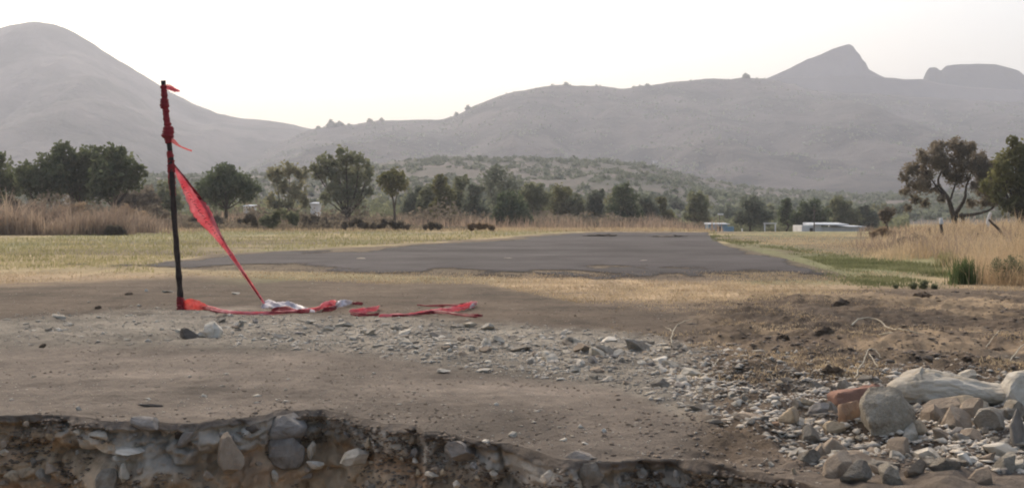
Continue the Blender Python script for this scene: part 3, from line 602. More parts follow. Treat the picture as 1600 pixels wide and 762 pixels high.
# ---------------------------------------------------------------- grass and brush (nobody could count the blades)
def blades(name, X, Yv, H, Wd, m, seed, lean=.35, label=None, cat='grass'):
    rsd = np.random.RandomState(seed); n = len(X)
    Z = gz(X, Yv)-.01
    az = rsd.uniform(0, 6.28, n); wx, wy = np.cos(az)*Wd, np.sin(az)*Wd
    la = rsd.uniform(0, 6.28, n); lm = rsd.uniform(0, lean, n)*H; dx, dy = np.cos(la)*lm, np.sin(la)*lm
    b = np.stack([X, Yv, Z], 1)
    w3 = np.stack([wx, wy, 0*wx], 1)
    mid = b+np.stack([dx*.35, dy*.35, H*.6], 1); tp = b+np.stack([dx, dy, H*(1-.3*lm/np.maximum(H, 1e-6))], 1)
    q = np.stack([b-w3, b+w3, mid+w3*.75, mid-w3*.75, tp+w3*.15, tp-w3*.15], 1).reshape(-1, 3)
    k = np.arange(n)[:, None]*6
    f = np.concatenate([k+np.array([0, 1, 2, 3]), k+np.array([3, 2, 4, 5])])
    o = mesh_np(name, q, f, m); return tag(o, label, cat, kind='stuff')
def region(n, poly_fn, rsd, a0, a1, b0, b1, patch=None, clump=None):
    """points whose base lies in a photo-shaped patch of ground; even per picture area"""
    a = rsd.uniform(a0, a1, n*4); b = rsd.uniform(b0, b1, n*4)
    k = poly_fn(a, b)
    Yv = CH*F/(b-HY); X = (a-CX)/F*Yv
    if patch: k = k & (fbm(X*patch[0], Yv*patch[1], 0, 3, patch[2]) > patch[3]+rsd.uniform(-.2, .2, len(X)))
    X, Yv = X[k][:n], Yv[k][:n]
    if clump: X = X+rsd.normal(0, clump, len(X)); Yv = Yv+rsd.normal(0, clump, len(Yv))
    return X, Yv
m_g = {k: mat('grass_'+k, a, b, s, 4, 0, trans=.45, contrast=(.35, .65)) for k, a, b, s in [
    ('tan', (.34,.26,.165), (.60,.48,.32), 1.5), ('straw', (.42,.31,.19), (.70,.55,.36), .8), ('yellowgreen', (.22,.21,.09), (.46,.41,.22), .7),
    ('green', (.12,.135,.06), (.28,.28,.15), .8), ('reddry', (.20,.15,.115), (.46,.36,.27), .25), ('reed', (.07,.10,.04), (.15,.19,.08), 3)]}
rsd = np.random.RandomState(3)
# short dry grass in front of the asphalt
X_, Y_ = region(26000, lambda a, b: b < interp([(-100,442),(0,440),(300,428),(600,440),(760,440),(900,470),(1050,476),(1150,472),(1400,452),(1700,452)], a)+4, rsd, -120, 1720, 425, 480, (.8,.5,71,-.15))
k = ~((X_ > 99)); blades('dry_grass', X_, Y_, rsd.uniform(.012, .045, len(X_)), rsd.uniform(.003, .008, len(X_)), m_g['tan'], 1, .9, 'short dry tan grass in front of the dark asphalt')
X_, Y_ = region(13000, lambda a, b: a > 1000+rsd.normal(0, 50, len(a)), rsd, 950, 1720, 470, 600, (1.6,1.6,72,.12))
blades('loose_straw', X_, Y_, rsd.uniform(.01, .04, len(X_)), rsd.uniform(.002, .005, len(X_)), m_g['tan'], 2, 1.6, 'loose straw and dry stems lying over the churned soil', 'straw')
# field grass, left and behind
inas = lambda a, b: ~((b > interp([(240,420),(255,411),(330,399),(520,388),(720,377),(850,366),(930,361),(1105,363),(1130,382),(1210,400),(1300,424),(1320,440)], a)-1.5) & (a > 240) & (a < 1315))
X_, Y_ = region(38000, lambda a, b: inas(a, b), rsd, -480, 1120, 359, 426, (.25,.12,73,-.3))
blades('field_grass', X_, Y_, rsd.uniform(.03, .12, len(X_))*(Y_/35)**.5, .006*(Y_/20), m_g['yellowgreen'], 3, .6, 'low yellow green grass of the field behind the post')
X_, Y_ = region(9000, lambda a, b: (b < 362), rsd, 180, 1110, 356, 364)
blades('field_edge_grass', X_, Y_, rsd.uniform(.06, .28, len(X_)), .02+0*X_, m_g['tan'], 4, .6, 'paler dry grass along the far edge of the field')
# green band right of the asphalt
gtop = [(1100,366),(1250,392),(1350,405),(1480,420),(1600,440)]
X_, Y_ = region(26000, lambda a, b: (b+rsd.normal(0, 2.5, len(a)) > interp(gtop, a)) & (b+rsd.normal(0, 4, len(a)) < interp([(1100,384),(1200,397),(1280,430),(1340,444),(1500,447)], a)) & ((b < interp([(1130,378),(1160,386),(1210,395),(1260,405),(1300,418),(1330,432)], a)-1) | (a+rsd.normal(0, 22, len(a)) > 1315)), rsd, 1110, 1500, 364, 452, (.9,.35,74,-.02))
blades('green_grass', X_, Y_, rsd.uniform(.02, .07, len(X_))*(Y_/18)**.5, rsd.uniform(.004, .009, len(X_))*(Y_/18), m_g['green'], 5, .7, 'green grass band along the right side of the asphalt')
# tall straw to the right
X_, Y_ = region(34000, lambda a, b: (b < interp([(1120,372),(1250,394),(1350,405),(1480,424),(1540,446),(1700,452)], a)) & (b > interp([(1120,365),(1360,365),(1400,359),(1600,357)], a)), rsd, 1120, 1800, 356, 452, (.55,.3,75,-.12), .12)
hh = rsd.uniform(.25, 1, len(X_))*interp([(1120,.04),(1250,.06),(1340,.09),(1375,.22),(1420,.36),(1500,.48),(1800,.6)], PX(X_, Y_))*np.clip(.55+Y_/45, .5, 1.3)*(1+1.1*fbm(X_*.45, Y_*.45, 0, 3, 76))
blades('tall_dry_grass', X_, Y_, np.maximum(hh*1.0, .03), .004*(Y_/18)*rsd.uniform(.6, 1.4, len(X_)), m_g['straw'], 6, 1.25, 'tall straw coloured grass around the rusty brown tree')
X_, Y_ = region(5000, lambda a, b: (b < interp([(1120,372),(1250,394),(1350,400),(1480,415),(1540,430),(1700,436)], a)), rsd, 1340, 1800, 359, 436, (.9,.5,82,.12), .12)
blades('dead_weeds', X_, Y_, rsd.uniform(.12, .6, len(X_)), .006*(Y_/18)*rsd.uniform(.6, 1.4, len(X_)), m_g['reddry'], 9, 1.2, 'darker pinkish brown dead weeds standing in the straw', 'weeds')
# dry brush on the left
X_, Y_ = region(26000, lambda a, b: (a < 235+rsd.normal(0, 30, len(a))), rsd, -260, 330, 357, 367.5, (.45,.4,77,.02), .12)
hh = rsd.uniform(.2, 1, len(X_))*interp([(-200,1.3),(120,1.2),(230,.9),(330,.5)], PX(X_, Y_))*(1+1.7*fbm(X_*.5, Y_*.5, 0, 3, 78))
blades('dry_brush', X_, Y_, np.maximum(hh, .1), .022*rsd.uniform(.5, 1.5, len(X_)), m_g['reddry'], 7, .9, 'tall pinkish tan dry brush in front of the left trees', 'brush')
X_, Y_ = region(16000, lambda a, b: a > 0, rsd, 240, 1130, 350.5, 355.5, (.3,.2,79,-.35), .1)
blades('dry_undergrowth', X_, Y_, rsd.uniform(.2, 1.2, len(X_))*(1+.9*fbm(X_*.3, Y_*.3, 0, 3, 80)), .03*rsd.uniform(.5, 1.5, len(X_)), m_g['reddry'], 8, .5, 'brown dry undergrowth at the foot of the tree line', 'brush')
# distinct tufts and bushes at the right
def tuft(px_, py_, wpx, hpx, m, n, label, lean=.3, wd=.004):
    p = G(px_, py_); r_ = wpx/2/F*p.y; rs_ = np.random.RandomState(int(px_)); h = hpx/F*p.y
    t = thing('grass_clump', (p.x, p.y, top(p.x, p.y)), label, 'plant')
    X = rs_.normal(0, r_*.5, n)+p.x; Yv = rs_.normal(0, r_*.5, n)+p.y
    o = blades('blades', X, Yv, h*rs_.uniform(.35, 1, n), wd+0*X, m, int(px_), lean); del o['kind']; del o['category']; 
    o.parent = t; o.matrix_parent_inverse = Matrix.Translation(-t.location)
    return t
tuft(1506, 444, 38, 48, m_g['reed'], 420, 'upright green reed clump at the edge of the dry grass', .3, .006)
tuft(1480, 420, 30, 30, m_g['yellowgreen'], 260, 'small yellow green tuft just behind the green reed clump', .4, .005)
def bush_near(px_, py_, lobes, kind, n, leaf, label):
    Y = CH*F/(py_-HY); return tree(Y, (px_, py_), lobes, kind, label, n, leaf, name='bush', cat='bush', trunk=False, gap=-.1, shell=.3)
bush_near(1570, 444, [(1560,418,14),(1580,415,15),(1600,420,14),(1572,432,14)], 'mid', 2600, .014, 'grey green scrubby bush at the right edge of the photo')
bush_near(1440, 452, [(1425,447,6),(1445,446,7),(1460,448,5),(1400,448,4)], 'mid', 1200, .014, 'low flat dark green plant left of the green reed clump')
bush_near(1420, 392, [(1412,378,8),(1428,374,9),(1442,376,7)], 'brush', 1500, .03, 'dark brown dead bush in the tall dry grass')
bush_near(1510, 384, [(1500,372,7),(1515,368,8),(1528,370,6)], 'brush', 1000, .03, 'brown dead bush below the trunk of the rusty tree')
bush_near(1375, 378, [(1366,366,7),(1380,362,8),(1392,366,6)], 'dry', 1500, .035, 'tan dead shrub at the left end of the tall dry grass')
bush_near(1462, 398, [(1450,384,8),(1466,380,9),(1478,388,7)], 'dry', 1600, .025, 'pale tangled dead shrub right of the dark brown dead bush')
bush_near(1590, 400, [(1575,380,9),(1592,376,10),(1610,384,10)], 'brush', 1800, .025, 'brown dead shrub at the right edge above the grey green bush')
# rough posts at the right
def post(pts, Y, r0, r1, m, label, name='fence_post'):
    r = random.Random(int(pts[0][0])); w_ = [P(a, b, Y) for a, b in pts]; pa = smoothpath(w_, 4, .006, r)
    return tag(tubes(name, [(pa, [r0+(r1-r0)*i/(len(pa)-1) for i in range(len(pa))])], m), label, 'post')
post([(1478,402),(1474,375),(1470,350)], 28, .05, .035, m_wood, 'dark rough fence post with a pale top in the tall grass')
post([(1471,350),(1470,341)], 28, .055, .045, m_white, 'white can stuck on the dark rough fence post', 'can')
post([(1456,392),(1455,372),(1452,356)], 30, .035, .025, m_wood, 'short thin dark stake left of the fence post with the white can')
post([(1580,402),(1572,378),(1560,358),(1545,343)], 26, .045, .025, m_wood, 'leaning dark branch post near the right edge of the photo')
post([(1546,360),(1544,345),(1548,332)], 40, .09, .05, m_white, 'white forked stump right of the twisted trunk')
post([(1531,396),(1526,380),(1528,364)], 27, .025, .015, m_wood, 'thin crooked stake left of the leaning dark branch post')
post([(1388,362),(1385,350)], 50, .06, .04, m_wood, 'stubby dark post between the white shed and the rusty tree')

# ---------------------------------------------------------------- named stones of the near ground
L = lying
L(1384,660,94,84,'boulder','largest rounded grey boulder of the pile at lower right', sink=.2, pool='r', i=1, rz=.3, depth=.8)
def long_boulder():
    bm = bmesh.new(); bmesh.ops.create_icosphere(bm, subdivisions=6, radius=.5)
    prof = [(-.5,.5),(-.40,.80),(-.30,.98),(-.16,1.05),(0,.92),(.14,.78),(.26,.66),(.36,.58),(.44,.62),(.5,.6)]
    co = np.array([v.co[:] for v in bm.verts])
    n1 = fbm(co[:, 0]*5, co[:, 1]*5, co[:, 2]*5, 4, 901); n2 = np.abs(fbm(co[:, 0]*9+3, co[:, 1]*3, co[:, 2]*3, 2, 902)); n3 = fbm(co[:, 0]*40, co[:, 1]*16, co[:, 2]*16, 3, 903)
    for v, a, b, c in zip(bm.verts, n1, n2, n3):
        x_ = v.co.x; k = float(np.interp(x_, [p[0] for p in prof], [p[1] for p in prof]))
        full = max(0, .25-x_*x_)**.22/.25**.22                      # blunt ends
        rr_ = math.hypot(v.co.y, v.co.z)+1e-6; f_ = full*.5/rr_
        v.co.y *= f_; v.co.z *= f_*k
        q = 1+.20*float(a)-.05*(1-min(1, float(b)*4))+.025*float(c); v.co.y *= q; v.co.z *= q
    me = bpy.data.meshes.new('boulder'); bm.to_mesh(me); bm.free(); me.materials.append(m_rock['pale'])
    for p in me.polygons: p.use_smooth = True
    Y = CH*F/(652-HY)+.09; s_ = Y/F; x_ = (1482-CX)*s_
    o = bpy.data.objects.new('rock', me); sc.collection.objects.link(o)
    o.location = (x_, Y, top(x_, Y)+.055); o.scale = (184*s_, .22, .185); o.rotation_euler = (0, R(2), -.06)
    return tag(o, 'long pale smooth boulder lying across the top of the pile', 'rock')
long_boulder()
L(1427,622,60,54,'pale','pale lumpy stone leaning at the left end of the long pale boulder', sink=.2, i=4)
L(1500,650,60,26,'tan','ochre flat stone tucked under the middle of the long pale boulder', sink=.2)
L(1602,620,104,70,'pale','big pale cream boulder cut by the right edge of the photo', sink=.2, pool='r', i=0)
L(1480,660,75,34,'brown','brown stone wedged under the long pale boulder', sink=.1)
L(1327,668,38,38,'orange','small orange rounded stone left of the largest grey boulder', pool='r', i=2)
L(1433,679,36,42,'tan','ochre angular stone right of the largest grey boulder', rz=.5)
L(1474,682,26,26,'grey','small square grey stone in the dark hollow of the pile')
L(1545,684,76,52,'grey','grey brown angular boulder at the right of the pile', i=3)
L(1588,690,34,70,'blue','dark slanted slab standing between boulders at the right edge', rz=.2, depth=.5)
L(1562,715,90,38,'pale','flat pale grey slab below the grey brown boulder', i=5, depth=.7)
L(1500,704,30,20,'white','small pale flat topped stone above the bright white one')
L(1506,733,34,30,'white','bright white stone near the lower right corner')
L(1546,736,42,14,'pale','thin pale flake right of the bright white stone')
L(1360,729,96,18,'grey','long thin grey slab lying in front of the pile', i=7, depth=.4, rz=.12)
L(1335,708,86,40,'brown','broad brown grey rock sunk in the soil before the pile', sink=.4, i=1)
L(1300,700,50,30,'brown','low brown rock left of the pile, half buried', sink=.4)
L(1512,600,34,16,'pale','pale flat stone behind the long pale boulder')
L(1450,601,20,12,'dark','small dark stone on top of the long pale boulder', lift=.10)
L(1400,722,30,14,'pale','little pale chip right of the long thin slab')
L(1452,733,34,22,'grey','crumbly grey stone left of the bright white stone')
L(1590,742,40,24,'pale','pale stone in the lower right corner')
L(1280,656,36,22,'blue','bluish grey stone left of the red brick')
L(1300,645,22,26,'grey','upright grey stone touching the red brick')
L(1352,608,44,16,'grey','flat grey stone behind the red brick')
L(1320,612,30,20,'grey','small grey block just above the red brick')
L(1275,610,30,20,'grey','grey stone on the bank above the bluish stone')
L(1300,585,40,22,'clod','dark round clod of soil behind the rubble at right', pool='c', name='dirt_clod', cat='clod')
for a, b, w_, h_, la in [(938,367,64,5,'low dark mound on the far edge of the asphalt, left one'), (1043,368,70,5,'low dark mound on the far edge of the asphalt, right one')]:
    L(a, b, w_, h_, 'dark', la, pool='c', sink=.3, tilt=.02, name='dirt_mound', cat='mound', rz=0, depth=.8)
# broken brick: two courses of red, worn corners
def brick(px_, py_, wpx, hpx):
    Y = CH*F/(py_+hpx/2-HY); s = Y/F; x_ = (px_-CX)*s; g = top(x_, Y)
    bm = bmesh.new(); bmesh.ops.create_cube(bm, size=1); bmesh.ops.subdivide_edges(bm, edges=bm.edges[:], cuts=7, use_grid_fill=True)
    W, D, Hh = wpx*s, .12, hpx*s
    for v in bm.verts:
        c = v.co.copy(); k = c.x+.5
        v.co = Vector((c.x*W, c.y*D*(1-.2*k), c.z*Hh*(1-.25*max(0, k-.6)) ))
        n_ = float(fbm(np.array([c.x*4]), np.array([c.y*4]), np.array([c.z*4]), 3, 88)[0]); e = (abs(c.x) > .42)+(abs(c.y) > .42)+(abs(c.z) > .42)
        v.co *= 1+.10*n_-.07*(e > 1)-.06*(e > 2)
        if c.x > .35: v.co.z -= .012*math.sin(c.y*9)
    me = bpy.data.meshes.new('brick'); bm.to_mesh(me); bm.free(); me.materials.append(m_rock['red'])
    for p in me.polygons: p.use_smooth = True
    me.set_sharp_from_angle(angle=R(30))
    o = bpy.data.objects.new('brick', me); sc.collection.objects.link(o); o.location = (x_, Y+.05, g+Hh*.5); o.rotation_euler = (R(-8), R(-6), R(14)); return o
tag(brick(1342,634,80,34), 'worn broken red brick left of the largest grey boulder', 'brick')

# stones by the post and loose ones on the track
L(333,515,32,28,'white','round white topped stone in front of the leaning post', pool='r', i=1, sink=.15)
L(294,521,36,22,'dark','dark stone left of the white topped stone by the post')
L(308,523,24,16,'pale','pale wedge between the dark and the white topped stone by the post')
L(690,521,40,14,'grey','large flat grey stone on the rubble below the tape, dark on its right', rz=.2)
L(993,541,48,22,'grey','biggest grey chunk at the right end of the rubble strip')
L(945,548,34,20,'grey','blunt grey stone left of the biggest chunk of the rubble strip')
L(692,579,26,8,'white','bright white flat stone on the bare track')
L(755,578,26,7,'white','white flat stone right of the bright one on the bare track')
L(1037,583,18,8,'white','small white stone at the foot of the rubble strip, right')
L(1105,592,20,7,'white','small white stone beside the churned soil')
L(1145,618,26,12,'white','pale white chip in the right rubble, left of the bluish stone')
L(1210,640,22,12,'white','roundish white chip in front of the right rubble')
L(1090,640,42,14,'grey','lone grey stone lying on the track at right')
L(1115,664,30,8,'grey','flat grey stone with a dark lower edge near the bank')
L(1180,664,90,16,'brown','wide flat brown slab sunk in the track at right', sink=.45)
L(1213,677,14,8,'orange','tiny pinkish stone at the right end of the wide brown slab')
L(231,633,48,5,'dark','dark flat stick like sliver of stone near the bank at left', depth=.15, rz=.15, sink=.1)
L(232,622,10,5,'white','tiny bright pebble above the dark sliver at left')
L(122,636,12,10,'pale','small pale pointed stone at the edge of the bank, left')
L(775,632,12,5,'white','tiny white pebble on the track above the middle of the bank')
L(758,690,16,5,'white','white pebble on the very edge of the bank, middle')
L(800,679,18,9,'pale','pale stone on the edge of the bank, middle')
L(881,689,16,5,'white','thin white pebble close to the bank edge right of middle')
L(943,672,11,7,'white','white pebble on the track right of middle')
L(913,697,16,5,'white','white pebble left of the deep dark notch in the bank')
L(1240,738,10,16,'tan','upright tan stone left of the pile in the bank edge')
L(1205,724,12,8,'pale','slanted pale chip near the right end of the bank edge')
L(262,455,24,5,'pale','pale flat stone just left of the post, far side')
L(228,453,8,5,'white','tiny white stone left of the post, far side')
L(368,458,14,4,'white','white chip on the brown soil right of the post')
L(200,458,14,5,'clod','small dark lump on the brown soil left of the post', name='dirt_clod', cat='clod')
L(152,481,12,6,'clod','dark lump in front of the brown soil at left', name='dirt_clod', cat='clod')
L(66,541,12,8,'clod','dark pebble like clod at far left', name='dirt_clod', cat='clod')
L(566,404,16,1.6,'grey','pale chip on the left part of the asphalt', sink=.1)
L(793,403,16,1.6,'grey','pale chip on the middle of the asphalt', sink=.1)
L(1003,407,18,1.6,'grey','pale chip on the right part of the asphalt', sink=.1)
for a, b, w_, la in [(1223,537,30,'dark clod of earth left of the pale root'), (1288,525,40,'long dark clod of earth below the left end of the pale root'), (1440,462,36,'low hummock of dark earth behind the pale root'), (1315,470,44,'raised brown clod where the dry grass ends'), (1490,545,26,'dark clod of earth right of the pale root'), (1560,545,28,'dark clod of earth at far right'), (1510,577,26,'clod of earth above the pale flat stone behind the pile'), (1160,575,14,'small dark clod on the churned soil')]:
    L(a, b, w_, w_*.4, 'clod', la, pool='c', sink=.35, name='dirt_clod', cat='clod')

def zone(v, table):
    for lim, t_ in table:
        if v < lim: return t_
KN = dict(grey='grey', pale='pale', blue='bluish', brown='brown', white='white', tan='tan', dark='dark')
# ---------------------------------------------------------------- rubble: stones of the pale strip, of the right-hand spill, and of the bank
rr = random.Random(42); rub = []
kinds = ['grey']*6+['pale']*7+['blue']+['brown']*2+['white']
while sum(q[0] == 's' for q in rub) < 330:
    a = rr.uniform(20, 1110)
    t0 = float(interp([(0,498),(250,478),(420,496),(700,503),(900,520),(1000,526),(1110,548)], a)); b0 = float(interp([(0,535),(250,528),(420,538),(600,548),(800,574),(950,596),(1110,625)], a))
    b = t0+(b0-t0)*rr.betavariate(1.5, 1.7)
    if rr.random() > (.25 if a < 330 else (.7 if a < 560 else 1.0)): continue
    w_ = rr.uniform(8, 18)+(rr.random() < .16)*rr.uniform(6, 20); w_ *= .75+.45*(b-470)/100
    kd = rr.choice(kinds); fr = (b-t0)/(b0-t0)
    la = '%s %s stone, %s of the rubble strip, %s' % (zone(w_, [(13,'small'),(17,'medium'),(24,'large'),(999,'very large')]), KN[kd], zone(fr, [(.33,'far edge'),(.66,'middle'),(9,'near edge')]),
        zone(a, [(120,'far left'),(230,'left of the stake'),(300,'beside the stake foot'),(400,'just right of the stake'),(500,'below the white tape bundle'),(560,'below the white tape patch'),(640,'below the middle of the tape'),(700,'left below the right tape loop'),(760,'below the right tape loop'),(850,'just right of the tape'),(890,'well left of the blunt stone'),(930,'left of the blunt stone'),(970,'by the blunt stone'),(1010,'by the biggest chunk'),(1060,'by the forked twig'),(9999,'at its right end')]))
    rub.append(('s', a, b, w_, w_*rr.uniform(.25, .5), kd, la))
while sum(q[0] == 'p' for q in rub) < 300:
    a = rr.uniform(1085, 1640); b = rr.uniform(588, 755)
    lo = float(interp([(1085,600),(1200,592),(1300,570),(1420,590),(1640,640)], a)); hi = float(interp([(1085,640),(1200,690),(1300,745),(1640,755)], a))
    if not lo < b < hi: continue
    if 1310 < a < 1600 and 600 < b < 690 and rr.random() < .65: continue
    w_ = (rr.uniform(7, 20)+(rr.random() < .25)*rr.uniform(6, 20))*(.6+.5*(b-580)/150)
    kd = rr.choice(kinds+['tan', 'pale', 'pale', 'brown'])
    la = '%s %s stone %s, %s' % (zone(w_, [(12,'tiny'),(16,'small'),(21,'larger'),(999,'big')]), KN[kd], zone(b, [(615,'at the far rim of the spill'),(640,'far back in the spill'),(665,'midway in the spill'),(685,'in the nearer part of the spill'),(710,'near the front of the spill'),(999,'at the very front of the spill')]),
        zone(a, [(1120,'at its left end'),(1160,'near its left end'),(1230,'well left of the brick'),(1265,'left of the bluish stone'),(1300,'just left of the brick'),(1360,'around the red brick'),(1430,'by the largest grey boulder'),(1500,'below the long pale boulder'),(1560,'by the bright white stone'),(9999,'at the right edge')]))
    rub.append(('p', a, b, w_, w_*rr.uniform(.35, .65), kd, la))
heap = [(1408,700),(1446,712),(1470,700),(1492,682),(1512,664),(1530,656),(1455,662),(1420,690),(1575,668),(1590,660),(1520,706),(1572,738),(1535,760),(1480,748),(1430,748),(1390,748),(1300,676),(1288,700),(1262,712),(1270,680),(1310,728),(1340,745),(1610,700),(1615,735),(1250,640),(1235,665)]
for n_, (a, b) in enumerate(heap):
    w_ = rr.uniform(32, 58); kd = rr.choice(['grey','brown','tan','boulder','grey','pale','brown'])
    la = '%s angular rock of the pile, %s' % (dict(KN, boulder='beige')[kd], ['just below the largest grey boulder','between the grey boulder and the bright white stone','in the middle of the pile','left of the grey brown angular boulder','under the pale saddle of the long boulder','under the right end of the long pale boulder','right beside the largest grey boulder','against the ochre angular stone','between the long boulder and the dark slab','at the foot of the cream boulder','right above the bright white stone','right of the thin pale flake','lowest in front of the thin pale flake','lower left of the bright white stone','below the little pale chip','below the long thin slab','left of the small orange stone','at the left foot of the pile','farthest left in front of the pile','below the bluish grey stone','in front of the low brown rock','left of the long thin slab','below the dark slanted slab at the edge','in the lower right corner','left of the bluish grey stone','on the soil well left of the brick'][n_])
    rub.append(('h', a, b, w_, w_*rr.uniform(.45, .8), kd, la))
order = sorted(range(len(rub)), key=lambda q_: -rub[q_][3])
for n_ in sorted(order[:298]):
    q, a, b, w_, h_, kd, la = rub[n_]
    L(a, b, w_, h_, kd, la, {'s': 'stones of the rubble strip', 'p': 'stones spilled around the boulder pile', 'h': 'angular rocks of the pile'}[q], sink=.28, tilt=.35, rz=rr.uniform(0, 6.28), name='rubble_stone', cat='stone')
small_rub = [rub[n_] for n_ in order[298:]]
def inbank(px_, py_, wpx, hpx, kind, label, group=None, out=.25, pool='s', i=None, rot=None, name='rock', cat='rock'):
    Y = lipw(px_)
    for _ in range(3):
        z_ = CH-(py_-HY)/F*Y; t_ = max(0, min(1, 1+z_/DEPTH)); Y = lipw(px_)-foot_gap*(1-t_)**.8
    s = Y/F; sx, sz = wpx*s, hpx*s
    return rock(name, ((px_-CX)*s, Y+sx*(.5-out)*.8, CH-(py_-HY)*s), (sx, sx*.9, sz), kind, label, cat, group, pool, i, rot or (rnd.uniform(-.2, .2), rnd.uniform(-.25, .25), rnd.uniform(-.4, .4)))
I = inbank
I(357,716,56,82,'brown','tall tan brown stone set in the bank below the left part of the track', pool='s', i=2, out=.42)
I(446,672,84,62,'blue','biggest grey boulder bulging from the top of the bank', pool='r', i=3, out=.24)
I(445,708,60,60,'blue','dark bluish stone under the biggest boulder of the bank', pool='r', i=1, out=.3)
I(155,679,36,22,'pale','pale squarish stone in the dark bank at left', out=.4)
I(122,675,24,14,'pale','smaller pale stone left of the squarish one in the bank', out=.4)
I(198,704,54,8,'white','thin white flake jutting from the bank at left', out=.45, rot=(.1, .04, .1))
I(185,717,30,12,'pale','pale flake just under the thin white one in the bank', out=.4)
I(192,742,20,38,'pale','upright pale stone low in the bank at left', out=.35)
I(165,752,34,42,'grey','grey rounded stone beside the upright pale one low in the bank', pool='r', out=.3)
I(556,715,50,32,'pale','blunt pale grey stone in the middle of the bank', out=.35)
I(485,703,16,30,'pale','pale pointed chip right of the biggest bank boulder', out=.4)
I(492,727,28,18,'white','cluster like white chip low right of the biggest bank boulder', out=.4)
I(428,742,16,24,'pale','small pale chip under the biggest bank boulder', out=.4)
I(575,692,12,20,'tan','little tan stone above the blunt pale grey one in the bank', out=.4)
I(864,742,42,30,'white','sparkling whitish quartz stone in the bank right of middle', out=.4)
I(925,742,46,50,'grey','rounded grey stone hanging at the bank edge right of middle', pool='r', i=2, out=.3)
I(673,742,26,12,'pale','slanted pale stone low in the middle of the bank', out=.4)
I(712,755,16,14,'white','white chip at the bottom of the bank, middle', out=.4)
I(770,740,18,12,'pale','pale chip in the grey bank between middle and quartz stone', out=.4)
I(648,720,12,10,'white','white chip on the bank left of middle', out=.4)
I(5,705,14,14,'pale','pale pebble in brown soil at the left edge', out=.4)
I(20,745,18,20,'tan','tan pebble in brown soil, lower left corner', out=.35)
I(230,662,60,26,'blue','grey lump of hard crust at the top of the bank, left', out=.25)
I(900,722,70,30,'blue','grey lump of hard crust at the top of the bank right of middle', out=.2)
I(720,705,90,44,'blue','wide grey lump of crust in the middle of the bank', out=.18)
k = 0
while k < 110:
    a = rr.uniform(-40, 1320); b = rr.uniform(0, 1); lp = float(interp(LIP, a)); py_ = lp+12+(790-lp)*b
    if py_ > 775: continue
    w_ = rr.uniform(6, 18)+(rr.random() < .15)*rr.uniform(6, 26)
    up = py_ < lp+50 and a > 90
    kd = rr.choice(['blue', 'dark', 'grey', 'blue', 'grey'] if up else ['brown', 'brown', 'brown', 'tan', 'grey', 'brown', 'tan'])
    la = '%s %s stone %s in the cut bank, %s' % (zone(w_, [(12,'small'),(20,'medium'),(999,'large')]), KN[kd], zone(py_-lp, [(40,'high'),(75,'midway'),(999,'low')]),
        zone(a, [(90,'at the left edge'),(180,'left of the thin flake'),(280,'around the thin white flake'),(400,'by the tall tan brown stone'),(520,'by the biggest bank boulder'),(620,'by the blunt pale stone'),(740,'in the middle'),(850,'left of the quartz stone'),(960,'by the quartz stone'),(1100,'right of the quartz stone'),(9999,'towards the right pile')]))
    I(a, py_, w_, w_*rr.uniform(.5, 1), kd, la, 'stones embedded in the cut bank', out=rr.uniform(.05, .3), rot=(rr.uniform(-.5, .5), rr.uniform(-.8, .8), rr.uniform(-.5, .5)), name='bank_stone', cat='stone'); k += 1

# fine gravel and crumbs: nobody could count them
def gravel(name, X, Yv, S, m, seed, label):
    rsd = np.random.RandomState(seed); n = len(X)
    base = np.array([(1,0,0),(-1,0,0),(0,1,0),(0,-1,0),(0,0,1),(0,0,-1),(.6,.6,.5),(-.6,.6,.4),(.6,-.6,.4),(-.5,-.6,.5)], float)[:6]
    fc = np.array([(0,2,4),(2,1,4),(1,3,4),(3,0,4),(2,0,5),(1,2,5),(3,1,5),(0,3,5)])
    Z = gz(X, Yv)
    an = rsd.uniform(0, 6.28, n); c_, s_ = np.cos(an), np.sin(an)
    sc3 = S[:, None]*rsd.uniform(.5, 1.1, (n, 3))*np.array([1, 1, .42])
    v = base[None]*sc3[:, None]*(1+.38*rsd.normal(size=(n, 6, 1)))
    x_ = v[..., 0]*c_[:, None]-v[..., 1]*s_[:, None]; y_ = v[..., 0]*s_[:, None]+v[..., 1]*c_[:, None]
    v = np.stack([x_+X[:, None], y_+Yv[:, None], v[..., 2]+Z[:, None]+S[:, None]*.1], -1)
    f = (np.arange(n)[:, None, None]*6+fc[None]).reshape(-1, 3)
    o = mesh_np(name, v.reshape(-1, 3), f, m); return tag(o, label, 'gravel', kind='stuff')
m_gv = mat('gravel_pale', (0.260, 0.230, 0.189), (0.590, 0.531, 0.448), 2.5, 4, 0, contrast=(.35,.65)); m_gd = mat('gravel_dark', (.10,.083,.068), (.22,.18,.15), 2.5, 4, 0)
m_cr = mat('earth_crumb', (.13,.10,.075), (.25,.20,.155), 3, 4, 0)
rsd = np.random.RandomState(9)
def stripf(a, b):
    t0 = interp([(0,490),(250,470),(420,490),(700,500),(900,515),(1000,520),(1110,540),(1300,560),(1700,600)], a); b0 = interp([(0,545),(250,538),(420,548),(600,560),(800,588),(950,606),(1110,660),(1250,725),(1700,775)], a)
    m_ = (t0+b0)/2; h_ = (b0-t0)/2
    return (np.abs(b-m_)/h_ < 1-.6*rsd.rand(len(a))**2) & (rsd.rand(len(a)) < np.where(a < 350, .35, 1))
X_, Y_ = region(15000, stripf, rsd, -20, 1680, 470, 765)
gravel('rubble_gravel', X_, Y_, rsd.uniform(.006, .018, len(X_))*np.where(rsd.rand(len(X_)) < .14, 2.1, 1), m_gv, 1, 'fine pale chips filling the rubble strip and the spill at right')
sr = [(G(q[1], q[2]), q[3]) for q in small_rub]
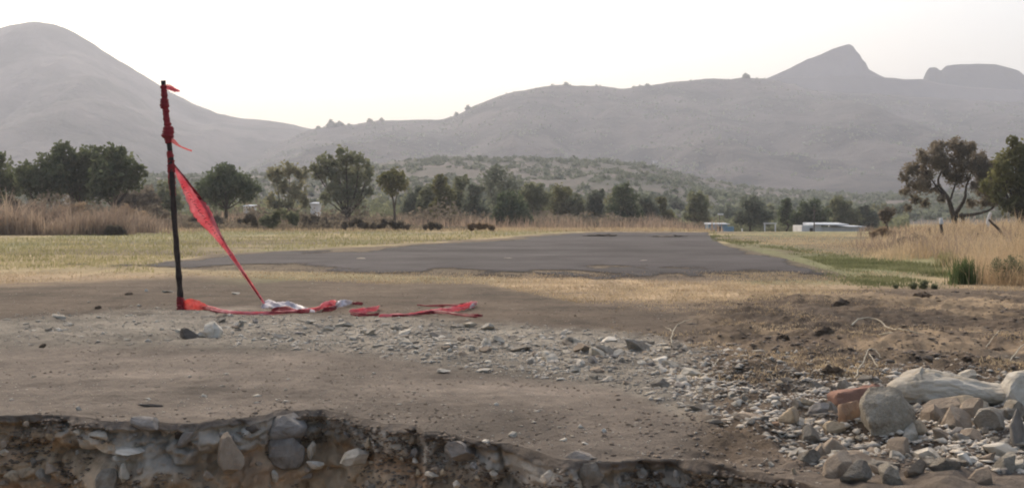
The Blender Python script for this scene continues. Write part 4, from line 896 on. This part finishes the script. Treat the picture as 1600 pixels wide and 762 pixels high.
gravel('small_rubble', np.array([p.x for p, _ in sr]), np.array([p.y for p, _ in sr]), np.array([w_*.42*p.y/F for p, w_ in sr]), m_gv, 8, 'smaller broken stones among the larger rubble')
X_, Y_ = region(5200, lambda a, b: b < interp(LIP, a)-2, rsd, -40, 1640, 440, 760)
gravel('scattered_pebbles', X_, Y_, rsd.uniform(.003, .009, len(X_))*np.where(rsd.rand(len(X_)) < .06, 2.2, 1), m_gv, 2, 'tiny pale pebbles scattered over the bare track')
X_, Y_ = region(4200, lambda a, b: (a > 1020+rsd.normal(0, 60, len(a))) | ((b < 500) & (rsd.rand(len(a)) < .3)) | (b > interp(LIP, a)-14+rsd.uniform(0, 20, len(a))) , rsd, -40, 1680, 448, 745)
ok = Y_ > lipY(X_/Y_)+.02
aX, aY = region(2600, lambda a, b: np.abs(b-interp([(250,412),(300,417),(380,418),(500,421),(650,425),(800,429),(950,431),(1100,432),(1240,435),(1320,432)], a)-1) < np.abs(rsd.normal(0, 3.5, len(a))), rsd, 240, 1330, 408, 446)
gravel('asphalt_crumbs', aX, aY, rsd.uniform(.006, .02, len(aX)), m_rock['dark'], 7, 'dark crumbs broken off the near edge of the asphalt')
gravel('earth_crumbs', X_[ok], Y_[ok], rsd.uniform(.004, .018, ok.sum()), m_cr, 3, 'crumbs of dark earth over the churned soil and bank edge')

FV = np.stack(verts[14:14+NF]); inv = np.abs(FV[..., 0]/np.maximum(FV[..., 1], 1)) < .56
ci = np.argwhere(inv); ci = ci[(ci[:, 0] > 40) & (ci[:, 0] < NF-9)]; pick = ci[rsd.randint(0, len(ci), 26000)]
pp_ = FV[pick[:, 0], pick[:, 1]]+rsd.normal(0, .006, (26000, 3)); cl = fbm(pp_[:, 0]*5, pp_[:, 2]*7, 0, 3, 91) > -.1; pp_ = pp_[cl]
_gz = gz
def gz_face(x, y): return pp_sel[:, 2]
for nm, sl_, m__, sz_, lb in [('bank_grit', slice(0, None, 2), m_cr, (.004, .020), 'dark earthy grit crumbling out of the cut bank'), ('bank_chips', slice(1, None, 8), m_gv, (.003, .011), 'pale little chips stuck in the cut bank')]:
    pp_sel = pp_[sl_]; gz = gz_face
    gravel(nm, pp_sel[:, 0], pp_sel[:, 1], rsd.uniform(sz_[0], sz_[1], len(pp_sel)), m__, 5, lb)
gz = _gz
X_, Y_ = region(1800, lambda a, b: (a > 1060+rsd.normal(0, 50, len(a))) & (b < interp([(1060,590),(1300,600),(1700,640)], a)), rsd, 1000, 1680, 455, 640, (1.2,1.2,92,-.1))
gravel('earth_clods', X_, Y_, rsd.uniform(.010, .034, len(X_))*(.6+.8*rsd.rand(len(X_))**3), m_cr, 12, 'lumps of churned brown earth right of the rubble strip')
X_, Y_ = region(2600, lambda a, b: b < interp(LIP, a)-1, rsd, -40, 1300, 440, 740, (1.5,1.5,93,-.05))
gravel('track_grit', X_, Y_, rsd.uniform(.004, .013, len(X_)), m_cr, 13, 'grit and crumbs of soil lying on the bare track')
# ---------------------------------------------------------------- root, twigs
m_root = mat('pale_root', (.34,.295,.22), (.55,.49,.38), 10, 4, .2)
def twig(name, pts, r0, label, m=m_root, branches=()):
    specs = []
    for pl in (pts,)+tuple(branches):
        w_ = []
        for a, b, z_ in pl:
            p = G(a, b); w_.append(Vector((p.x, p.y, top(p.x, p.y)+z_)))
        pa = smoothpath(w_, 6, .005, rr); specs.append((pa, [r0*.6*(1-.6*i/len(pa)) for i in range(len(pa))])); r0 *= .8
    return tag(tubes(name, specs, m), label, 'twig')
twig('root', [(1330,513,.02),(1345,511,.05),(1370,512,.06),(1390,518,.05),(1412,526,.04),(1445,529,.02)], .012, 'long pale curved root lying on the churned soil', branches=([(1372,526,.01),(1395,529,.03),(1425,533,.01)],))
twig('twig', [(1048,545,.0),(1052,530,.05),(1068,520,.08),(1082,508,.05)], .008, 'pale forked dry twig right of the rubble strip', branches=([(1050,532,.05),(1040,524,.05)],))
twig('twig', [(1335,600,.0),(1350,588,.07),(1362,580,.10),(1378,584,.07)], .008, 'pale bent stalk arching behind the red brick', branches=([(1357,584,.08),(1372,596,.02)],))
twig('twig', [(1540,545,.01),(1560,535,.05),(1580,532,.03)], .006, 'thin pale stalk on the churned soil far right')
twig('twig', [(1575,575,.01),(1600,562,.05),(1625,560,.03)], .007, 'pale stalk at the right edge above the boulders')
twig('twig', [(1118,588,.01),(1122,578,.05)], .006, 'short pale stub stuck in the churned soil')

# ---------------------------------------------------------------- leaning post and the torn red tape
m_post = mat('dark_stake', (.028,.022,.020), (.07,.055,.048), 14, 6, .5, 60, bdist=.004)
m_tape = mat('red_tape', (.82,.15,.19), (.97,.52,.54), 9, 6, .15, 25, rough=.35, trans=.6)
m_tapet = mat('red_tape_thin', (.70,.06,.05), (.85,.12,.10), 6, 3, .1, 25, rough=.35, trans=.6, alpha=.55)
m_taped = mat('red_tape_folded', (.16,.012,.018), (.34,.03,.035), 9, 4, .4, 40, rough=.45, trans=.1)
m_tapew = mat('white_plastic', (.62,.55,.58), (.85,.82,.84), 8, 4, .3, 30, rough=.35, trans=.25)
m_ink = mat('black_print', (.03,.015,.02), (.06,.03,.03), 5, 2, 0)
Yp = CH*F/(484-HY)
b0 = P(283.5, 486, Yp); b0.z = top(b0.x, b0.y)-.06
rp = random.Random(5)
pp = smoothpath([b0, P(281,450,Yp), P(276,390,Yp), P(270,300,Yp-.02), P(266,240,Yp), P(261,190,Yp+.01), P(257,150,Yp), P(255,126,Yp)], 6, .002, rp)
rad = [(.0285-.006*i/len(pp))*(1+.10*math.sin(i*1.7)+.06*math.sin(i*4.1)) for i in range(len(pp))]
stake = thing('stake', tuple(G(283.5, 484)), 'dark leaning stake wrapped with red tape, standing at left', 'stake')
s_ = tubes('shaft', [(pp, rad)], m_post, stake, 10); s_.matrix_parent_inverse = Matrix.Translation(-Vector(stake.location))
tape = thing('barrier_tape', tuple(P(268,255,Yp)), 'torn red barrier tape hanging from the leaning stake to the ground', 'tape')
def tpart(o):
    o.parent = tape; o.matrix_parent_inverse = Matrix.Translation(-Vector(tape.location)); return o
def strip(name, pts, m, fold=.2, thick=.0012, n=8, seed=0):
    """pts: (centre, half-width vector, ripple)"""
    r = random.Random(seed); cs = smoothpath([p[0] for p in pts], n); ws = smoothpath([p[1] for p in pts], n)
    V_, F_ = [], []; K = 7
    for i, (c, w_) in enumerate(zip(cs, ws)):
        tan = (cs[min(i+1, len(cs)-1)]-cs[max(i-1, 0)]).normalized(); nn = tan.cross(w_).normalized() if w_.length > 1e-6 else Vector((0, 1, 0))
        for j in range(K):
            t = j/(K-1)*2-1; rip = fold*w_.length*(math.sin(t*5+i*.35+seed)+.6*math.sin(t*9-i*.8))*(.6+.4*math.sin(i*.5))
            V_.append(c+w_*t+nn*rip+Vector((r.uniform(-1, 1), r.uniform(-1, 1), r.uniform(-1, 1)))*w_.length*.10)
    for i in range(len(cs)-1):
        for j in range(K-1): F_.append((i*K+j, i*K+j+1, (i+1)*K+j+1, (i+1)*K+j))
    me = bpy.data.meshes.new(name); me.from_pydata([tuple(v) for v in V_], [], F_); me.materials.append(m)
    for p in me.polygons: p.use_smooth = True
    o = bpy.data.objects.new(name, me); sc.collection.objects.link(o)
    md = o.modifiers.new('thickness', 'SOLIDIFY'); md.thickness = thick
    return o
u = Yp/F
def W(px_, nx, nz, depth=.0): return Vector((nx*px_*u, depth*px_*u, nz*px_*u))
nx_, nz_ = .83, .55                                    # across the streamer
main = [(P(269,254,Yp),W(1.6,nx_,nz_)),(P(281,276,Yp+.01),W(4,nx_,nz_,.2)),(P(296,303,Yp+.02),W(7.5,nx_,nz_,.3)),(P(314,330,Yp+.02),W(13,nx_,nz_,.2)),(P(328,351,Yp+.02),W(9.5,nx_,nz_,-.2)),(P(345,376,Yp+.02),W(5,nx_,nz_)),(P(364,402,Yp+.01),W(3,nx_,nz_)),(P(385,433,Yp),W(2.4,nx_,nz_)),(P(400,455,Yp),W(2,nx_,nz_)),(P(413,474,Yp-.1),W(1.6,nx_,nz_))]
tpart(strip('streamer', main, m_tape, .34, seed=1))
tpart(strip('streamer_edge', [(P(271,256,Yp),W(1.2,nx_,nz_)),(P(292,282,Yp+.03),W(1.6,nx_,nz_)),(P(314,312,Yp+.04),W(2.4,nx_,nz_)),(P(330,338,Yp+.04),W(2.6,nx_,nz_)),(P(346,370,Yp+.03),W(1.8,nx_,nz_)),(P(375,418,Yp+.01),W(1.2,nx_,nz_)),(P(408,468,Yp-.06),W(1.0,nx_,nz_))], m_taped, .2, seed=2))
# printed letters run along the wide part: short dark strokes
specs = []
for i in range(26):
    t = i/25; a = 286+t*76; b = 288+t*110; wv = 6.2*math.sin(math.pi*min(1, t*1.1+.12))**.6 if t < .95 else 2
    off = -.25+.1*math.sin(i*2.3)
    c = P(a+nx_*off*wv-1, b+nz_*-off*wv, Yp-.035); d = Vector((.55, 0, -.3+.5*(i % 3 == 0))).normalized()*wv*.42*u
    specs.append(([c-d, c+d], [.0022, .0022]))
    if i % 4 == 1: specs.append(([c-d*.2, c+Vector((-.012, 0, -.016))], [.002, .002]))
tpart(tubes('lettering', specs, m_ink, None, 4))
# wraps and knots round the stake
def wrap(name, pts, m, seed):
    r = random.Random(seed); pa = smoothpath([P(a, b, Yp) for a, b, _ in pts], 7); ra = smoothpath([Vector((c, 0, 0)) for _, _, c in pts], 7)
    o = tubes(name, [(pa, [max(.006, q.x*u*(1+r.uniform(-.16, .16))) for q in ra])], m, None, 12)
    for v in o.data.vertices: v.co += Vector((r.uniform(-.0035, .0035), r.uniform(-.0035, .0035), r.uniform(-.003, .003)))
    return tpart(o)
wrap('wrap', [(255.5,133,4.6),(257,150,5),(257,163,7.2),(259,172,5.2),(260,184,5.2),(262,196,6)], m_taped, 1)
wrap('knot', [(262,193,5),(263,203,8.2),(262,212,9.2),(262,217,6),(264,224,4.4)], m_taped, 2)
wrap('wrap', [(265,236,4.6),(267,252,5.4),(268,268,5.6),(269,290,5),(271,306,4.4)], m_taped, 3)
tpart(strip('tail', [(P(258,137,Yp),W(2.6,.1,1)),(P(266,138,Yp-.01),W(3.4,.1,1,.3)),(P(274,141,Yp-.02),W(2.8,.0,1,.5)),(P(281,142.5,Yp-.03),W(1.2,.0,1))], m_tape, .3, seed=4))
tpart(strip('tail', [(P(258,133,Yp),W(1.4,.2,1)),(P(267,136,Yp+.02),W(2.6,.1,1,.3)),(P(277,142,Yp+.02),W(1.4,.0,1))], m_tapet, .3, seed=5))
tpart(strip('tail', [(P(265,213,Yp),W(3,1,.3)),(P(271,221,Yp-.01),W(3.6,1,.3,.3)),(P(282,229,Yp-.02),W(1.2,.4,1)),(P(300,236,Yp),W(1.2,.4,1))], m_tapet, .3, seed=6))
wrap('knot', [(281,462,4.6),(282.5,470,7),(283.5,478,7.5),(284.5,486,7)], m_taped, 7)
tpart(strip('base_sheet', [(P(287,478,Yp-.03),W(9,.05,1)),(P(300,480,Yp-.06),W(13,.05,1,.2)),(P(315,484,Yp-.10),W(11,.05,1,.4)),(P(330,488,Yp-.14),W(6,.1,1,.8)),(P(342,491,Yp-.2),W(2.5,.1,1,1))], m_tapet, .12, seed=8))
def gs(a, b, hp, lift=.012, dx=.1, dd=.6):                # a place on the ground for a crumpled strip standing hp px tall
    hp *= 1.2; p = G(a, b+2); s = p.y/F; p.z = top(p.x, p.y)+lift+hp*s*.5; return (p, Vector((dx*hp*s, dd*hp*s, hp*s*.55)))
def gstrip(name, pts, m, seed, fold=.3):
    return tpart(strip(name, [gs(*p) for p in pts], m, fold, seed=seed))
gstrip('ground_strip', [(298,474,4),(316,481,5),(336,488,4),(362,492,3),(400,492,3),(440,490,4),(480,488,4),(500,485,5)], m_tape, 11)
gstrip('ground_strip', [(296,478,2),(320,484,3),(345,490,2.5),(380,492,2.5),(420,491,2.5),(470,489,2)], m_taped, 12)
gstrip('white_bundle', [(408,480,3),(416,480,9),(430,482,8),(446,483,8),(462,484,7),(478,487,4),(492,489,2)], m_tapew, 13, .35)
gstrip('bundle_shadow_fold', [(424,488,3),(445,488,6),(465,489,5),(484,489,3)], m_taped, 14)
gstrip('ground_strip', [(494,487,3),(504,482,7),(516,480,9),(524,478,7)], m_tape, 15, .35)
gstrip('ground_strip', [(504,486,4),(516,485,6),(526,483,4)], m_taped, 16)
gstrip('white_patch', [(524,480,6),(532,478,8),(541,477,7),(550,473,3)], m_tapew, 17, .15)
gstrip('ground_strip', [(550,475,3),(558,474.5,3.5),(567,474.5,2)], m_taped, 18)
gstrip('ground_strip', [(546,489,3),(562,488,5),(578,487,6),(590,484,5),(591,480,3)], m_tape, 19, .35)
gstrip('ground_strip', [(548,494,3),(562,495,4),(578,494,3),(592,493,3)], m_taped, 20)
gstrip('ground_strip', [(592,494,2.5),(612,494,3),(640,494,3),(660,491,3.5),(672,489,4),(690,489,5)], m_tape, 21)
gstrip('ground_strip', [(612,495,2),(640,494,2),(672,490,3),(690,491,3),(720,494,3),(745,496,3.5),(754,495,2)], m_taped, 22)
gstrip('ground_strip', [(690,489,5),(706,487,6),(722,484,7),(736,480,7),(744,477,4)], m_tape, 23, .35)
gstrip('ground_strip', [(652,477,1.8),(672,478,2),(694,479,2.5),(716,480,4),(730,480,5)], m_taped, 24)
gstrip('white_patch', [(734,482,3),(740,479,5),(745,476,3)], m_tapew, 25, .15)

# ---------------------------------------------------------------- the hazy air
m_h = bpy.data.materials.new('hazy_air'); m_h.use_nodes = True; n = m_h.node_tree.nodes; l = m_h.node_tree.links; n.clear()
oo = n.new('ShaderNodeOutputMaterial'); pv = n.new('ShaderNodeVolumePrincipled')
pv.inputs['Color'].default_value = (.86, .90, 1.0, 1); pv.inputs['Density'].default_value = HAZE; pv.inputs['Anisotropy'].default_value = .2
l.new(pv.outputs[0], oo.inputs['Volume'])
bm = bmesh.new(); bmesh.ops.create_cube(bm, size=1)
for v in bm.verts: v.co = Vector((6400*(1 if v.co.x > 0 else -1), 3800 if v.co.y > 0 else -160, 380 if v.co.z > 0 else -3.2))
me = bpy.data.meshes.new('haze'); bm.to_mesh(me); bm.free(); me.materials.append(m_h)
hz = bpy.data.objects.new('haze', me); sc.collection.objects.link(hz); tag(hz, kind='stuff')
